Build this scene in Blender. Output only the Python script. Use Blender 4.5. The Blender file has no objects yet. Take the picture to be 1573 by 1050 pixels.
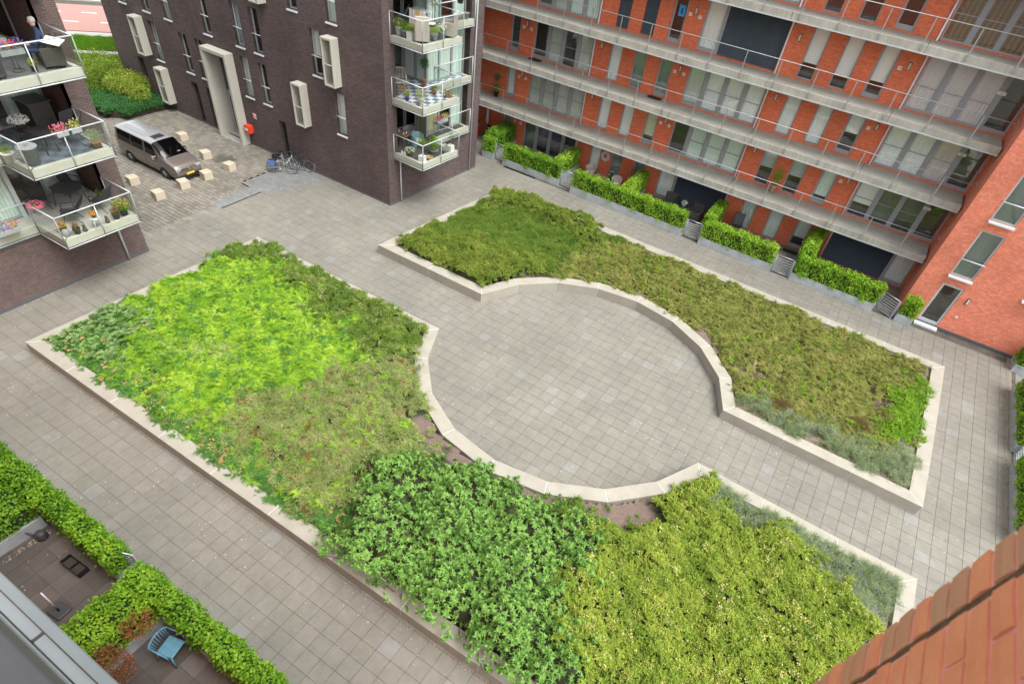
import bpy, math, random
import numpy as np
from mathutils import Matrix, Vector
random.seed(7); RNG = np.random.default_rng(11)
sc = bpy.context.scene
col = sc.collection
PI = math.pi

# ------------------------------------------------------------------ camera
cam = bpy.data.cameras.new('camera'); camo = bpy.data.objects.new('camera', cam); col.objects.link(camo)
R = ((0.838514, 0.533479, 0.110881), (0.450336, -0.563959, -0.692206), (-0.306745, 0.630357, -0.713132))
M = Matrix.Identity(4)
for i in range(3):
    M[i][0] = R[0][i]; M[i][1] = -R[1][i]; M[i][2] = -R[2][i]
M.translation = Vector((-7.2825, -18.7524, 16.1566))
camo.matrix_world = M
cam.sensor_fit = 'HORIZONTAL'; cam.sensor_width = 36.0
cam.lens = 903.305/1573*36.0
cam.shift_x = -6.52/1573; cam.shift_y = 101.01/1573
cam.clip_start = 0.05; cam.clip_end = 900
cam.dof.use_dof = True; cam.dof.focus_distance = 24.0; cam.dof.aperture_fstop = 4.0
sc.camera = camo

# ------------------------------------------------------------------ world, sun, exposure (soft overcast daylight)
W = bpy.data.worlds.new('World'); sc.world = W; W.use_nodes = True
nt = W.node_tree; nt.nodes.clear()
SUN_EL, SUN_AZ = math.radians(62), math.radians(97)
sky = nt.nodes.new('ShaderNodeTexSky'); sky.sky_type = 'NISHITA'; sky.sun_disc = False
sky.sun_elevation = SUN_EL; sky.sun_rotation = SUN_AZ; sky.dust_density = 3.0; sky.air_density = 1.0
hs = nt.nodes.new('ShaderNodeHueSaturation'); hs.inputs['Saturation'].default_value = 0.15
bg = nt.nodes.new('ShaderNodeBackground'); bg.inputs['Strength'].default_value = 0.15
wo = nt.nodes.new('ShaderNodeOutputWorld')
nt.links.new(sky.outputs[0], hs.inputs['Color']); nt.links.new(hs.outputs[0], bg.inputs['Color']); nt.links.new(bg.outputs[0], wo.inputs['Surface'])
sl = bpy.data.lights.new('sun', 'SUN'); sl.energy = 1.3; sl.angle = math.radians(40); sl.color = (1.0, 0.96, 0.9)
so = bpy.data.objects.new('sun', sl); col.objects.link(so)
dvec = Vector((math.sin(SUN_AZ)*math.cos(SUN_EL), math.cos(SUN_AZ)*math.cos(SUN_EL), math.sin(SUN_EL)))
so.rotation_euler = dvec.to_track_quat('Z', 'Y').to_euler()
sc.view_settings.view_transform = 'Standard'; sc.view_settings.look = 'None'
sc.view_settings.gamma = 1.0; sc.view_settings.use_curve_mapping = False
sc.view_settings.exposure = 1.40
sc.render.engine = 'CYCLES'
sc.cycles.max_bounces = 8; sc.cycles.transparent_max_bounces = 12
sc.cycles.diffuse_bounces = 3; sc.cycles.glossy_bounces = 3; sc.cycles.transmission_bounces = 4

# ------------------------------------------------------------------ material helpers
MATS = {}
class NT:
    def __init__(s, name):
        s.m = bpy.data.materials.new(name); s.m.use_nodes = True; s.t = s.m.node_tree
        s.b = s.t.nodes['Principled BSDF']
    def n(s, typ, **kw):
        nd = s.t.nodes.new('ShaderNode'+typ)
        for k, v in kw.items():
            if k in nd.inputs: nd.inputs[k].default_value = v
            else: setattr(nd, k, v)
        return nd
    def l(s, a, b): s.t.links.new(a, b)
    def noise(s, scale, detail=3, vec=None, rough=.55):
        nd = s.n('TexNoise'); nd.inputs['Scale'].default_value = scale; nd.inputs['Detail'].default_value = detail
        nd.inputs['Roughness'].default_value = rough
        s.l(vec if vec is not None else s.pos(), nd.inputs['Vector']); return nd.outputs['Fac']
    def pos(s):
        if not hasattr(s, '_p'): s._p = s.n('NewGeometry').outputs['Position']
        return s._p
    def uv(s):
        if not hasattr(s, '_u'): s._u = s.n('UVMap').outputs['UV']
        return s._u
    def ramp(s, fac, stops):
        r = s.n('ValToRGB'); e = r.color_ramp.elements
        while len(e) < len(stops): e.new(.5)
        for k, (p, c) in enumerate(stops):
            e[k].position = p; e[k].color = (*c, 1) if len(c) == 3 else c
        s.l(fac, r.inputs['Fac']); return r.outputs['Color']
    def mix(s, fac, a, b, mode='MIX'):
        m = s.n('Mix', data_type='RGBA', blend_type=mode)
        for sock, v in ((m.inputs[0], fac), (m.inputs[6], a), (m.inputs[7], b)):
            if hasattr(v, 'is_linked') or hasattr(v, 'links'): s.l(v, sock)
            elif isinstance(v, (int, float)): sock.default_value = v
            else: sock.default_value = (*v, 1) if len(v) == 3 else v
        return m.outputs[2]
    def math(s, op, a, b=0.0):
        m = s.n('Math', operation=op)
        for sock, v in ((m.inputs[0], a), (m.inputs[1], b)):
            if isinstance(v, (int, float)): sock.default_value = v
            else: s.l(v, sock)
        return m.outputs[0]
    def maprange(s, v, a, b, c, d):
        m = s.n('MapRange'); s.l(v, m.inputs[0])
        for i, x in enumerate((a, b, c, d)): m.inputs[i+1].default_value = x
        return m.outputs[0]
    def bump(s, h, strength=.3, dist=.01):
        b = s.n('Bump'); b.inputs['Strength'].default_value = strength; b.inputs['Distance'].default_value = dist
        s.l(h, b.inputs['Height']); s.l(b.outputs[0], s.b.inputs['Normal'])
    def col(s, c):
        if isinstance(c, tuple): s.b.inputs['Base Color'].default_value = (*c[:3], 1)
        else: s.l(c, s.b.inputs['Base Color'])
    def done(s, rough=.8, metal=0, spec=None):
        s.b.inputs['Roughness'].default_value = rough; s.b.inputs['Metallic'].default_value = metal
        if spec is not None: s.b.inputs['Specular IOR Level'].default_value = spec
        MATS[s.m.name] = s.m; return s.m

def plain(name, c, rough=.6, metal=0, var=.12, scale=6.0, spec=None):
    t = NT(name); n = t.noise(scale, 4)
    lo = tuple(x*(1-var) for x in c); hi = tuple(min(1, x*(1+var)) for x in c)
    t.col(t.ramp(n, [(.3, lo), (.7, hi)])); return t.done(rough, metal, spec)

def stained(name, c, dark, light=None, rough=.85, scale=1.0, bump=.15):
    """a mineral surface: broad cloudy stains, fine grain, small pits"""
    t = NT(name)
    a = t.noise(.7*scale, 5); b = t.noise(5*scale, 4); g = t.noise(60*scale, 2)
    base = t.ramp(a, [(.3, dark), (.55, c), (.75, light or tuple(x*1.12 for x in c))])
    k = t.mix(.35, base, t.ramp(b, [(.3, tuple(x*.8 for x in c)), (.7, tuple(x*1.12 for x in c))]))
    t.col(t.mix(.5, k, t.ramp(g, [(.25, tuple(x*.78 for x in c)), (.75, tuple(x*1.18 for x in c))])))
    t.bump(g, bump, .004); return t.done(rough)

def brick_mat(name, c1, c2, mortar, w=.22, h=.0625, dirty=(.7, 1.15), scale=1.0, offset=.5, ms=.1):
    t = NT(name)
    bt = t.n('TexBrick'); bt.offset = offset
    t.l(t.uv(), bt.inputs['Vector'])
    bt.inputs['Color1'].default_value = (*c1, 1); bt.inputs['Color2'].default_value = (*c2, 1); bt.inputs['Mortar'].default_value = (*mortar, 1)
    bt.inputs['Scale'].default_value = 1.0; bt.inputs['Mortar Size'].default_value = .012*ms*10*.5
    bt.inputs['Mortar Smooth'].default_value = .2; bt.inputs['Bias'].default_value = 0.0
    bt.inputs['Brick Width'].default_value = w; bt.inputs['Row Height'].default_value = h
    a = t.noise(.45, 5); b = t.noise(9, 3)
    k = t.mix(1.0, bt.outputs['Color'], t.ramp(a, [(.3, (dirty[0],)*3), (.7, (dirty[1],)*3)]), 'MULTIPLY')
    k = t.mix(.6, k, t.ramp(b, [(.3, (.75,)*3), (.7, (1.2,)*3)]), 'MULTIPLY')
    t.col(k)
    inv = t.math('SUBTRACT', 1.0, bt.outputs['Fac']); t.bump(inv, .5, .006)
    return t.done(.85)

LEAFGAIN = {'ivy_leaf': 2.2, 'mound_leaf': 1.45, 'broad_leaf': 1.3, 'heath_leaf': 1.2, 'feather_leaf': 1.3, 'creeper_leaf': 1.12, 'lavender_leaf': 1.45, 'darkfeather_leaf': 1.25, 'spirea_leaf': 1.2}
def leafmat(name, stops, rough=.5, posscale=1.2, transl=.25, mixpos=.5):
    """stops = palette picked per leaf ('var') and in patches by place"""
    t = NT(name)
    at = t.n('Attribute', attribute_name='var').outputs['Fac']
    orr = t.n('ObjectInfo').outputs['Random']
    n = t.noise(posscale, 4)
    g_ = LEAFGAIN.get(name, 1.15); stops = [(p_, tuple(min(.85, q*g_) for q in c_)) for p_, c_ in stops]
    f = t.math('ADD', t.math('MULTIPLY', at, .30), t.math('MULTIPLY', orr, .38))
    f = t.math('ADD', f, t.math('MULTIPLY', t.maprange(n, .3, .7, 0, 1), .32+0*mixpos))
    c = t.ramp(f, stops)
    t.col(c)
    t.b.inputs['Roughness'].default_value = rough
    t.b.inputs['Specular IOR Level'].default_value = .18
    tr = t.n('BsdfTranslucent'); t.l(c, tr.inputs['Color'])
    mx = t.n('MixShader'); mx.inputs[0].default_value = transl
    out = t.t.nodes['Material Output']
    t.l(t.b.outputs[0], mx.inputs[1]); t.l(tr.outputs[0], mx.inputs[2]); t.l(mx.outputs[0], out.inputs['Surface'])
    MATS[name] = t.m; return t.m

def glassmat(name, tint=(.85, .9, .88), refl=.12, rough=.02):
    t = NT(name)
    tr = t.n('BsdfTransparent'); tr.inputs['Color'].default_value = (*tint, 1)
    gl = t.n('BsdfGlossy'); gl.inputs['Roughness'].default_value = rough
    lw = t.n('LayerWeight'); lw.inputs['Blend'].default_value = .5
    f = t.math('ADD', t.math('MULTIPLY', t.math('POWER', lw.outputs['Facing'], 4.0), .8), refl*.5)
    mx = t.n('MixShader'); t.l(f, mx.inputs[0]); t.l(tr.outputs[0], mx.inputs[1]); t.l(gl.outputs[0], mx.inputs[2])
    t.l(mx.outputs[0], t.t.nodes['Material Output'].inputs['Surface'])
    MATS[name] = t.m; return t.m

# --- the palette
def tile_mat(name, cols, stain=.17):
    t = NT(name)
    at = t.n('Attribute', attribute_name='var').outputs['Fac']
    c = t.ramp(at, [(0, cols[0]), (.45, cols[1]), (.94, cols[2]), (.97, cols[3]), (1, cols[3])])
    a = t.noise(.35, 5); b = t.noise(3.0, 5, rough=.7); g = t.noise(70, 2)
    k = t.mix(1, c, t.ramp(a, [(.3, (1-stain,)*3), (.7, (1+stain*.55,)*3)]), 'MULTIPLY')
    k = t.mix(.8, k, t.ramp(b, [(.25, (.8, .79, .77)), (.7, (1.12,)*3)]), 'MULTIPLY')
    k = t.mix(.8, k, t.ramp(g, [(.25, (.8,)*3), (.75, (1.2,)*3)]), 'MULTIPLY')
    if name == 'paver_block':
        vd = t.n('VectorMath', operation='DISTANCE'); t.l(t.pos(), vd.inputs[0]); vd.inputs[1].default_value = (-38.3, 1.75, 0)
        dd = t.math('ADD', vd.outputs['Value'], t.math('MULTIPLY', t.noise(2.2, 4), 1.3)); k = t.mix(t.maprange(dd, 1.05, 1.3, .75, 0), k, (.06, .055, .04))
    vo = t.n('TexVoronoi'); vo.inputs['Scale'].default_value = 4.5; t.l(t.pos(), vo.inputs['Vector'])
    msk = t.noise(.5, 3)
    sp = t.math('MULTIPLY', t.math('LESS_THAN', vo.outputs['Distance'], .085), t.math('GREATER_THAN', msk, .5))
    k = t.mix(t.math('MULTIPLY', sp, .6), k, (.62, .6, .55))
    t.col(k); t.bump(g, .2, .003); return t.done(.85)
tile_mat('pale_concrete_tile', [(.184, .177, .151), (.192, .184, .157), (.201, .192, .164), (.208, .207, .19)])
tile_mat('paver_block', [(.17, .157, .13), (.205, .19, .158), (.245, .228, .19), (.225, .217, .19)])
tile_mat('grey_paver_block', [(.17, .178, .18), (.19, .198, .2), (.215, .222, .225), (.2, .2, .195)])
tile_mat('patio_tile', [(.075, .068, .06), (.095, .085, .075), (.12, .108, .095), (.13, .12, .11)], .35)
tile_mat('terrace_tile', [(.2, .185, .17), (.24, .22, .2), (.27, .25, .23), (.25, .24, .23)], .3)
t = NT('edge_concrete'); mp = t.n('Mapping'); mp.inputs['Scale'].default_value = (7, 7, 1.2); t.l(t.pos(), mp.inputs['Vector'])
st = t.noise(1.0, 5, mp.outputs[0], .7); br_n = t.noise(1.1, 4); gr = t.noise(50, 2)
k = t.mix(t.maprange(t.math('MULTIPLY', st, br_n), .16, .36, .85, 0), (.46, .445, .39), (.17, .16, .13)); t.col(t.mix(.5, k, t.ramp(gr, [(.3, (.3, .29, .25)), (.7, (.52, .5, .44))]))); t.bump(gr, .2, .004); t.done(.85)
plain('joint_sand', (.085, .077, .062), .95, var=.3, scale=3)
stained('coping_concrete', (.32, .302, .252), (.21, .197, .15), (.38, .36, .305), scale=2.6)
stained('gallery_concrete', (.40, .39, .34), (.23, .22, .185), (.52, .505, .45), scale=2.6)
stained('cream_concrete', (.47, .455, .395), (.36, .345, .29), (.55, .535, .47), scale=1.3)
stained('balcony_concrete', (.55, .53, .46), (.4, .385, .32), (.62, .6, .53), scale=1.5)
stained('block_concrete', (.48, .42, .32), (.38, .33, .25), (.55, .48, .38), scale=2)
brick_mat('brown_brick', (.066, .046, .045), (.105, .076, .073), (.085, .068, .065), dirty=(.85, 1.3))
brick_mat('plum_brick', (.085, .056, .052), (.125, .083, .077), (.19, .16, .145), dirty=(.85, 1.15))
brick_mat('orange_brick', (.62, .135, .055), (.72, .19, .085), (.56, .18, .11), dirty=(.86, 1.08), ms=.06)
brick_mat('coral_brick', (.62, .175, .10), (.72, .24, .15), (.64, .25, .18), dirty=(.9, 1.1), ms=.06)
stained('pink_mortar', (.78, .32, .25), (.66, .24, .19), (.85, .42, .35), scale=6, bump=.6)
stained('plinth_grey', (.10, .105, .115), (.07, .072, .08), rough=.7)
plain('grey_frame', (.30, .31, .33), .45, var=.05); plain('pale_frame', (.46, .50, .51), .4, var=.05)
plain('dark_frame', (.06, .065, .07), .45); plain('steel_rail', (.36, .38, .38), .4, .4, var=.06)
plain('dark_sill_grey', (.085, .088, .095), .5); plain('ledge_grey', (.19, .215, .215), .4, var=.04); plain('ledge_pale', (.24, .262, .265), .4, var=.04); plain('white_sill', (.66, .69, .72), .4, var=.05); plain('galvanised', (.42, .46, .49), .4, .4, var=.12, scale=8)
plain('trough_metal', (.40, .44, .46), .5, .2, var=.14, scale=3)
plain('navy_shutter', (.025, .04, .06), .45, var=.12); plain('slate_shutter', (.07, .09, .11), .45, var=.15, scale=2)
plain('white_plastic', (.72, .72, .7), .4); plain('dark_grey', (.05, .053, .058), .5); plain('black_plastic', (.015, .015, .017), .4)
plain('rubber', (.02, .02, .02), .8); plain('interior', (.10, .098, .092), .9); plain('interior_warm', (.10, .07, .045), .8)
plain('pale_wood', (.42, .30, .17), .6, var=.2); plain('rattan', (.42, .37, .32), .8, var=.3, scale=40); plain('pale_rattan', (.5, .42, .38), .8, var=.3, scale=60)
plain('dark_rattan', (.06, .055, .05), .8, var=.4, scale=50); plain('navy_cloth', (.02, .035, .09), .9); plain('skin', (.55, .33, .25), .6)
plain('grey_hair', (.42, .41, .39), .8, scale=60, var=.3); plain('cream_cushion', (.62, .59, .52), .9); plain('blue_plastic', (.10, .26, .36), .4, var=.15, scale=12)
plain('post_red', (.75, .06, .03), .4); plain('scooter_red', (.5, .01, .015), .2); plain('terracotta', (.42, .19, .12), .8)
plain('violet_pot', (.16, .06, .42), .5); plain('grey_pot', (.28, .3, .31), .7); plain('green_plastic', (.12, .3, .05), .5)
plain('soil_dark', (.05, .038, .028), .95, var=.35, scale=30); plain('poster_blue', (.03, .28, .62), .4, var=.25, scale=9)
plain('plate_yellow', (.85, .55, .02), .4, var=.03); plain('chrome', (.7, .7, .72), .15, 1.0, var=.03); plain('teak', (.30, .19, .11), .7, var=.25, scale=12)
plain('beige_resin', (.62, .58, .48), .5, var=.05); plain('pannier_blue', (.07, .13, .3), .8); plain('deck_grey', (.16, .165, .17), .8, var=.2, scale=3)
plain('dark_deck', (.07, .065, .06), .85, var=.2, scale=3); plain('pale_deck', (.42, .41, .38), .8, var=.12, scale=2)
stained('asphalt_red', (.36, .2, .175), (.31, .17, .145), (.4, .23, .2)); plain('kerb', (.36, .35, .32), .8, var=.1); plain('road_paint', (.8, .79, .76), .7, var=.04)
plain('joint_shade_brown', (.10, .055, .025), .95, var=.5, scale=30); plain('moss', (.13, .15, .04), .95, var=.5, scale=20)
glassmat('window_glass', (.97, .99, .98), .18); glassmat('railing_glass', (.955, .975, .965), .06, .03); glassmat('car_glass', (.12, .14, .14), .1)
def carpaint(name, c, metal=.5):
    t = NT(name); t.col(c); t.b.inputs['Coat Weight'].default_value = .8; t.b.inputs['Coat Roughness'].default_value = .05
    return t.done(.35, metal)
plain('headlamp', (.55, .58, .6), .12, .5, var=.2)
carpaint('taupe_paint', (.19, .165, .145)); carpaint('silver_paint', (.42, .43, .44), .5)
def clothmat(name, a, b, scale=14, rough=.9, transl=.04):
    """hanging cloth: its own woven stripe/print along the cloth's width"""
    t = NT(name); w = t.n('TexWave'); w.inputs['Scale'].default_value = scale; w.inputs['Distortion'].default_value = 1.5; w.inputs['Detail'].default_value = 2
    t.l(t.uv(), w.inputs['Vector']); c = t.ramp(w.outputs['Fac'], [(.2, a), (.8, b)]); t.col(c)
    t.b.inputs['Roughness'].default_value = rough
    tr = t.n('BsdfTranslucent'); t.l(c, tr.inputs['Color']); mx = t.n('MixShader'); mx.inputs[0].default_value = transl
    t.l(t.b.outputs[0], mx.inputs[1]); t.l(tr.outputs[0], mx.inputs[2]); t.l(mx.outputs[0], t.t.nodes['Material Output'].inputs['Surface'])
    MATS[name] = t.m
clothmat('curtain_white', (.84, .87, .86), (.93, .93, .92), 3); clothmat('curtain_mint', (.6, .74, .67), (.84, .92, .87), 2.5)
clothmat('curtain_pink', (.62, .5, .52), (.84, .78, .78), 4); clothmat('curtain_leafy', (.42, .48, .42), (.78, .8, .74), 6)
clothmat('curtain_cream', (.4, .38, .22), (.66, .62, .42), 3); clothmat('blind_white', (.88, .91, .9), (.92, .93, .92), .4)
clothmat('blind_grey', (.20, .25, .24), (.24, .29, .27), .4); clothmat('blind_blue', (.47, .53, .58), (.52, .58, .62), .4)
clothmat('blind_yellow', (.72, .71, .5), (.76, .74, .55), .4); clothmat('blind_green', (.10, .14, .12), (.13, .17, .14), .4)
clothmat('blind_navy', (.05, .055, .10), (.065, .07, .12), .4); clothmat('bamboo', (.16, .075, .025), (.26, .14, .05), 1.5)
clothmat('towel', (.75, .7, .58), (.8, .78, .72), 2); clothmat('towel_orange', (.7, .45, .15), (.75, .55, .25), 2)
def checker(name, a, b, s=3.3):
    t = NT(name); c = t.n('TexChecker'); c.inputs['Scale'].default_value = s
    c.inputs['Color1'].default_value = (*a, 1); c.inputs['Color2'].default_value = (*b, 1); t.l(t.pos(), c.inputs['Vector']); t.col(c.outputs[0]); return t.done(.6)
checker('check_deck', (.62, .64, .66), (.14, .18, .23), 3.0); checker('slate_deck', (.16, .19, .22), (.11, .13, .16), 3.0)
# leaves
leafmat('feather_leaf', [(0, (.035, .10, .012)), (.3, (.10, .23, .014)), (.6, (.23, .38, .022)), (.85, (.40, .50, .08)), (1, (.5, .5, .22))], posscale=.8)
leafmat('darkfeather_leaf', [(0, (.03, .08, .018)), (.4, (.06, .16, .03)), (.75, (.10, .24, .04)), (1, (.2, .34, .06))])
leafmat('spirea_leaf', [(0, (.04, .085, .015)), (.35, (.10, .18, .025)), (.7, (.18, .27, .04)), (1, (.33, .31, .10))])
leafmat('heath_leaf', [(0, (.09, .12, .04)), (.3, (.19, .25, .08)), (.6, (.30, .36, .12)), (.78, (.38, .4, .18)), (.88, (.38, .28, .17)), (1, (.30, .16, .10))])
leafmat('broad_leaf', [(0, (.04, .10, .025)), (.35, (.12, .24, .05)), (.7, (.21, .36, .08)), (1, (.38, .48, .14))], .35)
leafmat('mound_leaf', [(0, (.06, .11, .02)), (.35, (.155, .23, .03)), (.7, (.28, .34, .05)), (.88, (.38, .38, .10)), (1, (.43, .37, .17))])
leafmat('shrub_leaf', [(0, (.05, .095, .015)), (.35, (.13, .20, .025)), (.7, (.23, .29, .045)), (.88, (.34, .34, .09)), (1, (.38, .28, .12))])
leafmat('creeper_leaf', [(0, (.06, .08, .02)), (.35, (.145, .17, .035)), (.7, (.24, .25, .06)), (.86, (.32, .28, .10)), (1, (.30, .16, .08))])
leafmat('lavender_leaf', [(0, (.09, .13, .06)), (.4, (.2, .26, .13)), (.8, (.34, .39, .24)), (1, (.38, .34, .38))])
leafmat('spurge_leaf', [(0, (.07, .14, .045)), (.4, (.15, .26, .08)), (.75, (.26, .38, .14)), (.93, (.34, .44, .22)), (1, (.34, .16, .08))])
leafmat('hedge_leaf', [(0, (.045, .12, .012)), (.35, (.12, .27, .018)), (.7, (.25, .42, .03)), (1, (.46, .52, .11))], .42)
leafmat('fresh_leaf', [(0, (.05, .13, .01)), (.5, (.17, .32, .02)), (1, (.36, .5, .06))])
leafmat('brown_grass', [(0, (.09, .06, .025)), (.5, (.17, .11, .045)), (1, (.17, .19, .05))])
leafmat('red_leaf', [(0, (.10, .10, .03)), (.4, (.22, .12, .05)), (.7, (.35, .08, .05)), (1, (.3, .24, .08))])
leafmat('dry_leaf', [(0, (.3, .15, .06)), (.5, (.45, .25, .1)), (1, (.55, .4, .2))], transl=.1)
leafmat('pale_twig', [(0, (.3, .32, .12)), (.5, (.5, .48, .28)), (1, (.6, .55, .4))], transl=.1)
leafmat('ivy_leaf', [(0, (.01, .045, .012)), (.5, (.03, .09, .025)), (1, (.06, .14, .04))], .4)
leafmat('grass_blade', [(0, (.06, .16, .01)), (.5, (.13, .3, .015)), (1, (.22, .4, .03))])
for nm, c in (('flower_red', (.7, .03, .02)), ('flower_pink', (.75, .16, .3)), ('flower_white', (.8, .8, .76)), ('flower_orange', (.8, .32, .02)), ('flower_violet', (.2, .1, .5)), ('flower_magenta', (.6, .04, .25)), ('flower_tan', (.42, .36, .15)), ('flower_rose', (.75, .3, .25))):
    leafmat(nm, [(0, tuple(x*.7 for x in c)), (.5, c), (1, tuple(min(1, x*1.2) for x in c))], transl=.15)
plain('bark', (.12, .08, .055), .9, var=.3, scale=20)
mt = MATS
# ------------------------------------------------------------------ mesh builder
ORG = {}
class MB:
    """collects faces given in a local frame (origin, angle about Z); remembers local coordinates for uv in metres"""
    def __init__(s, org=(0, 0, 0), ang=0.0):
        s.o = org; s.a = ang; s.v = []; s.lv = []; s.f = []; s.smooth = []; s.mi = []; s.cur = 0; s.M = None
    def _add(s, pts):
        n = len(s.v); c, q = math.cos(s.a), math.sin(s.a)
        for p in pts:
            if s.M is not None: p = tuple(s.M @ Vector(p))
            s.lv.append(p); s.v.append((s.o[0]+p[0]*c-p[1]*q, s.o[1]+p[0]*q+p[1]*c, s.o[2]+p[2]))
        return n
    def face(s, pts, sm=False):
        n = s._add(pts); s.f.append(tuple(range(n, n+len(pts)))); s.smooth.append(sm); s.mi.append(s.cur)
    def box(s, x0, x1, y0, y1, z0, z1, skip=''):
        n = s._add([(x0, y0, z0), (x1, y0, z0), (x1, y1, z0), (x0, y1, z0), (x0, y0, z1), (x1, y0, z1), (x1, y1, z1), (x0, y1, z1)])
        for k, q in (('b', (0, 3, 2, 1)), ('t', (4, 5, 6, 7)), ('s', (0, 1, 5, 4)), ('e', (1, 2, 6, 5)), ('n', (2, 3, 7, 6)), ('w', (3, 0, 4, 7))):
            if k in skip: continue
            s.f.append(tuple(n+i for i in q)); s.smooth.append(False); s.mi.append(s.cur)
        return s
    def cbox(s, cx, cy, cz, sx, sy, sz): return s.box(cx-sx/2, cx+sx/2, cy-sy/2, cy+sy/2, cz-sz/2, cz+sz/2)
    def prism(s, poly, z0, z1, top_only=False):
        n = len(poly); b = s._add([(x, y, z0) for x, y in poly]+[(x, y, z1) for x, y in poly])
        s.f.append(tuple(b+n+i for i in range(n))); s.smooth.append(False); s.mi.append(s.cur)
        if not top_only:
            s.f.append(tuple(b+n-1-i for i in range(n))); s.smooth.append(False); s.mi.append(s.cur)
        for i in range(n):
            j = (i+1) % n; s.f.append((b+i, b+j, b+n+j, b+n+i)); s.smooth.append(False); s.mi.append(s.cur)
        return s
    def tube(s, a, b, r, n=8, r2=None, cap=True):
        a, b = Vector(a), Vector(b); d = (b-a)
        if d.length < 1e-6: return s
        d.normalize(); u = d.orthogonal().normalized(); w = d.cross(u); r2 = r if r2 is None else r2
        pts = [tuple(a+(u*math.cos(2*PI*i/n)+w*math.sin(2*PI*i/n))*r) for i in range(n)]+[tuple(b+(u*math.cos(2*PI*i/n)+w*math.sin(2*PI*i/n))*r2) for i in range(n)]
        k = s._add(pts)
        for i in range(n):
            j = (i+1) % n; s.f.append((k+i, k+j, k+n+j, k+n+i)); s.smooth.append(n > 4); s.mi.append(s.cur)
        if cap:
            s.f.append(tuple(k+n-1-i for i in range(n))); s.f.append(tuple(k+n+i for i in range(n))); s.smooth += [False]*2; s.mi += [s.cur]*2
        return s
    def path(s, pts, r, n=6):
        for a, b in zip(pts, pts[1:]): s.tube(a, b, r, n)
        return s
    def lathe(s, prof, cx=0, cy=0, n=16, z=0):
        k = s._add([(cx+r*math.cos(2*PI*i/n), cy+r*math.sin(2*PI*i/n), z+h) for r, h in prof for i in range(n)])
        for a in range(len(prof)-1):
            for i in range(n):
                j = (i+1) % n; s.f.append((k+a*n+i, k+a*n+j, k+(a+1)*n+j, k+(a+1)*n+i)); s.smooth.append(True); s.mi.append(s.cur)
        s.f.append(tuple(k+n-1-i for i in range(n))); s.f.append(tuple(k+(len(prof)-1)*n+i for i in range(n))); s.smooth += [False]*2; s.mi += [s.cur]*2
        return s
    def torus(s, c, R_, r, axis=(0, 0, 1), n=20, m=8, a0=0, a1=2*PI):
        ax = Vector(axis).normalized(); u = ax.orthogonal().normalized(); w = ax.cross(u); c = Vector(c); full = abs(a1-a0-2*PI) < 1e-6
        N = n if full else n+1; k = len(s.v); pts = []
        for i in range(N):
            t = a0+(a1-a0)*i/n; d = u*math.cos(t)+w*math.sin(t)
            for j in range(m):
                q = 2*PI*j/m; pts.append(tuple(c+d*(R_+r*math.cos(q))+ax*r*math.sin(q)))
        s._add(pts)
        for i in range(n):
            i2 = (i+1) % N
            for j in range(m):
                j2 = (j+1) % m; s.f.append((k+i*m+j, k+i2*m+j, k+i2*m+j2, k+i*m+j2)); s.smooth.append(True); s.mi.append(s.cur)
        return s
    def build(s, name, mat, parent=None, bevel=0, loc=None, seg=2, **props):
        me = bpy.data.meshes.new(name)
        org = ORG.get(parent.name, (0, 0, 0)) if parent else (loc or (0, 0, 0))
        me.from_pydata([(x-org[0], y-org[1], z-org[2]) for x, y, z in s.v], [], s.f)
        for m in (mat if isinstance(mat, (list, tuple)) else [mat]): me.materials.append(mt[m])
        me.polygons.foreach_set('use_smooth', s.smooth); me.polygons.foreach_set('material_index', s.mi)
        uvl = me.uv_layers.new(name='UVMap'); uv = []
        for p in s.f:
            a, b, c = (Vector(s.lv[i]) for i in (p[0], p[1], p[2])); n = (b-a).cross(c-b); ax = max(range(3), key=lambda i: abs(n[i]))
            for i in p:
                q = s.lv[i]; uv += [q[1], q[2]] if ax == 0 else [q[0], q[2]] if ax == 1 else [q[0], q[1]]
        uvl.data.foreach_set('uv', uv); me.update()
        o = bpy.data.objects.new(name, me); col.objects.link(o)
        if parent: o.parent = parent; ORG[o.name] = org
        else: o.location = org; ORG[o.name] = org
        if bevel:
            bv = o.modifiers.new('bevel', 'BEVEL'); bv.width = bevel; bv.segments = seg; bv.limit_method = 'ANGLE'
        for k, v in props.items(): o[k] = v
        return o
def thing(name, label, cat, loc=(0, 0, 0), group=None):
    o = bpy.data.objects.new(name, None); col.objects.link(o); o.location = loc; o.empty_display_size = .2
    o['label'] = label; o['category'] = cat
    if group: o['group'] = group
    ORG[o.name] = tuple(loc); return o
def tag(o, label, cat, group=None):
    o['label'] = label; o['category'] = cat
    if group: o['group'] = group
    return o
def dup(o, loc=None, rz=None, parent=None, label=None, scale=None):
    c = o.copy(); col.objects.link(c)
    if parent is not None: c.parent = parent
    if loc is not None: c.location = loc
    if rz is not None: c.rotation_euler = (0, 0, rz)
    if scale is not None: c.scale = (scale,)*3
    if label: c['label'] = label
    for ch in list(o.children): dup(ch, parent=c)
    return c
def part_at(o, parent, loc, rz):
    """move a part tree built at the world origin to a world place inside its parent"""
    p = ORG.get(parent.name, (0, 0, 0)); o.parent = parent; o.location = (loc[0]-p[0], loc[1]-p[1], loc[2]-p[2]); o.rotation_euler = (0, 0, rz); return o

def pip(x, y, poly):
    x = np.asarray(x); y = np.asarray(y); ins = np.zeros(x.shape, bool); n = len(poly)
    for i in range(n):
        x1, y1 = poly[i]; x2, y2 = poly[(i+1) % n]
        c = ((y1 > y) != (y2 > y)) & (x < (x2-x1)*(y-y1)/((y2-y1) or 1e-9)+x1); ins ^= c
    return ins

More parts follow.
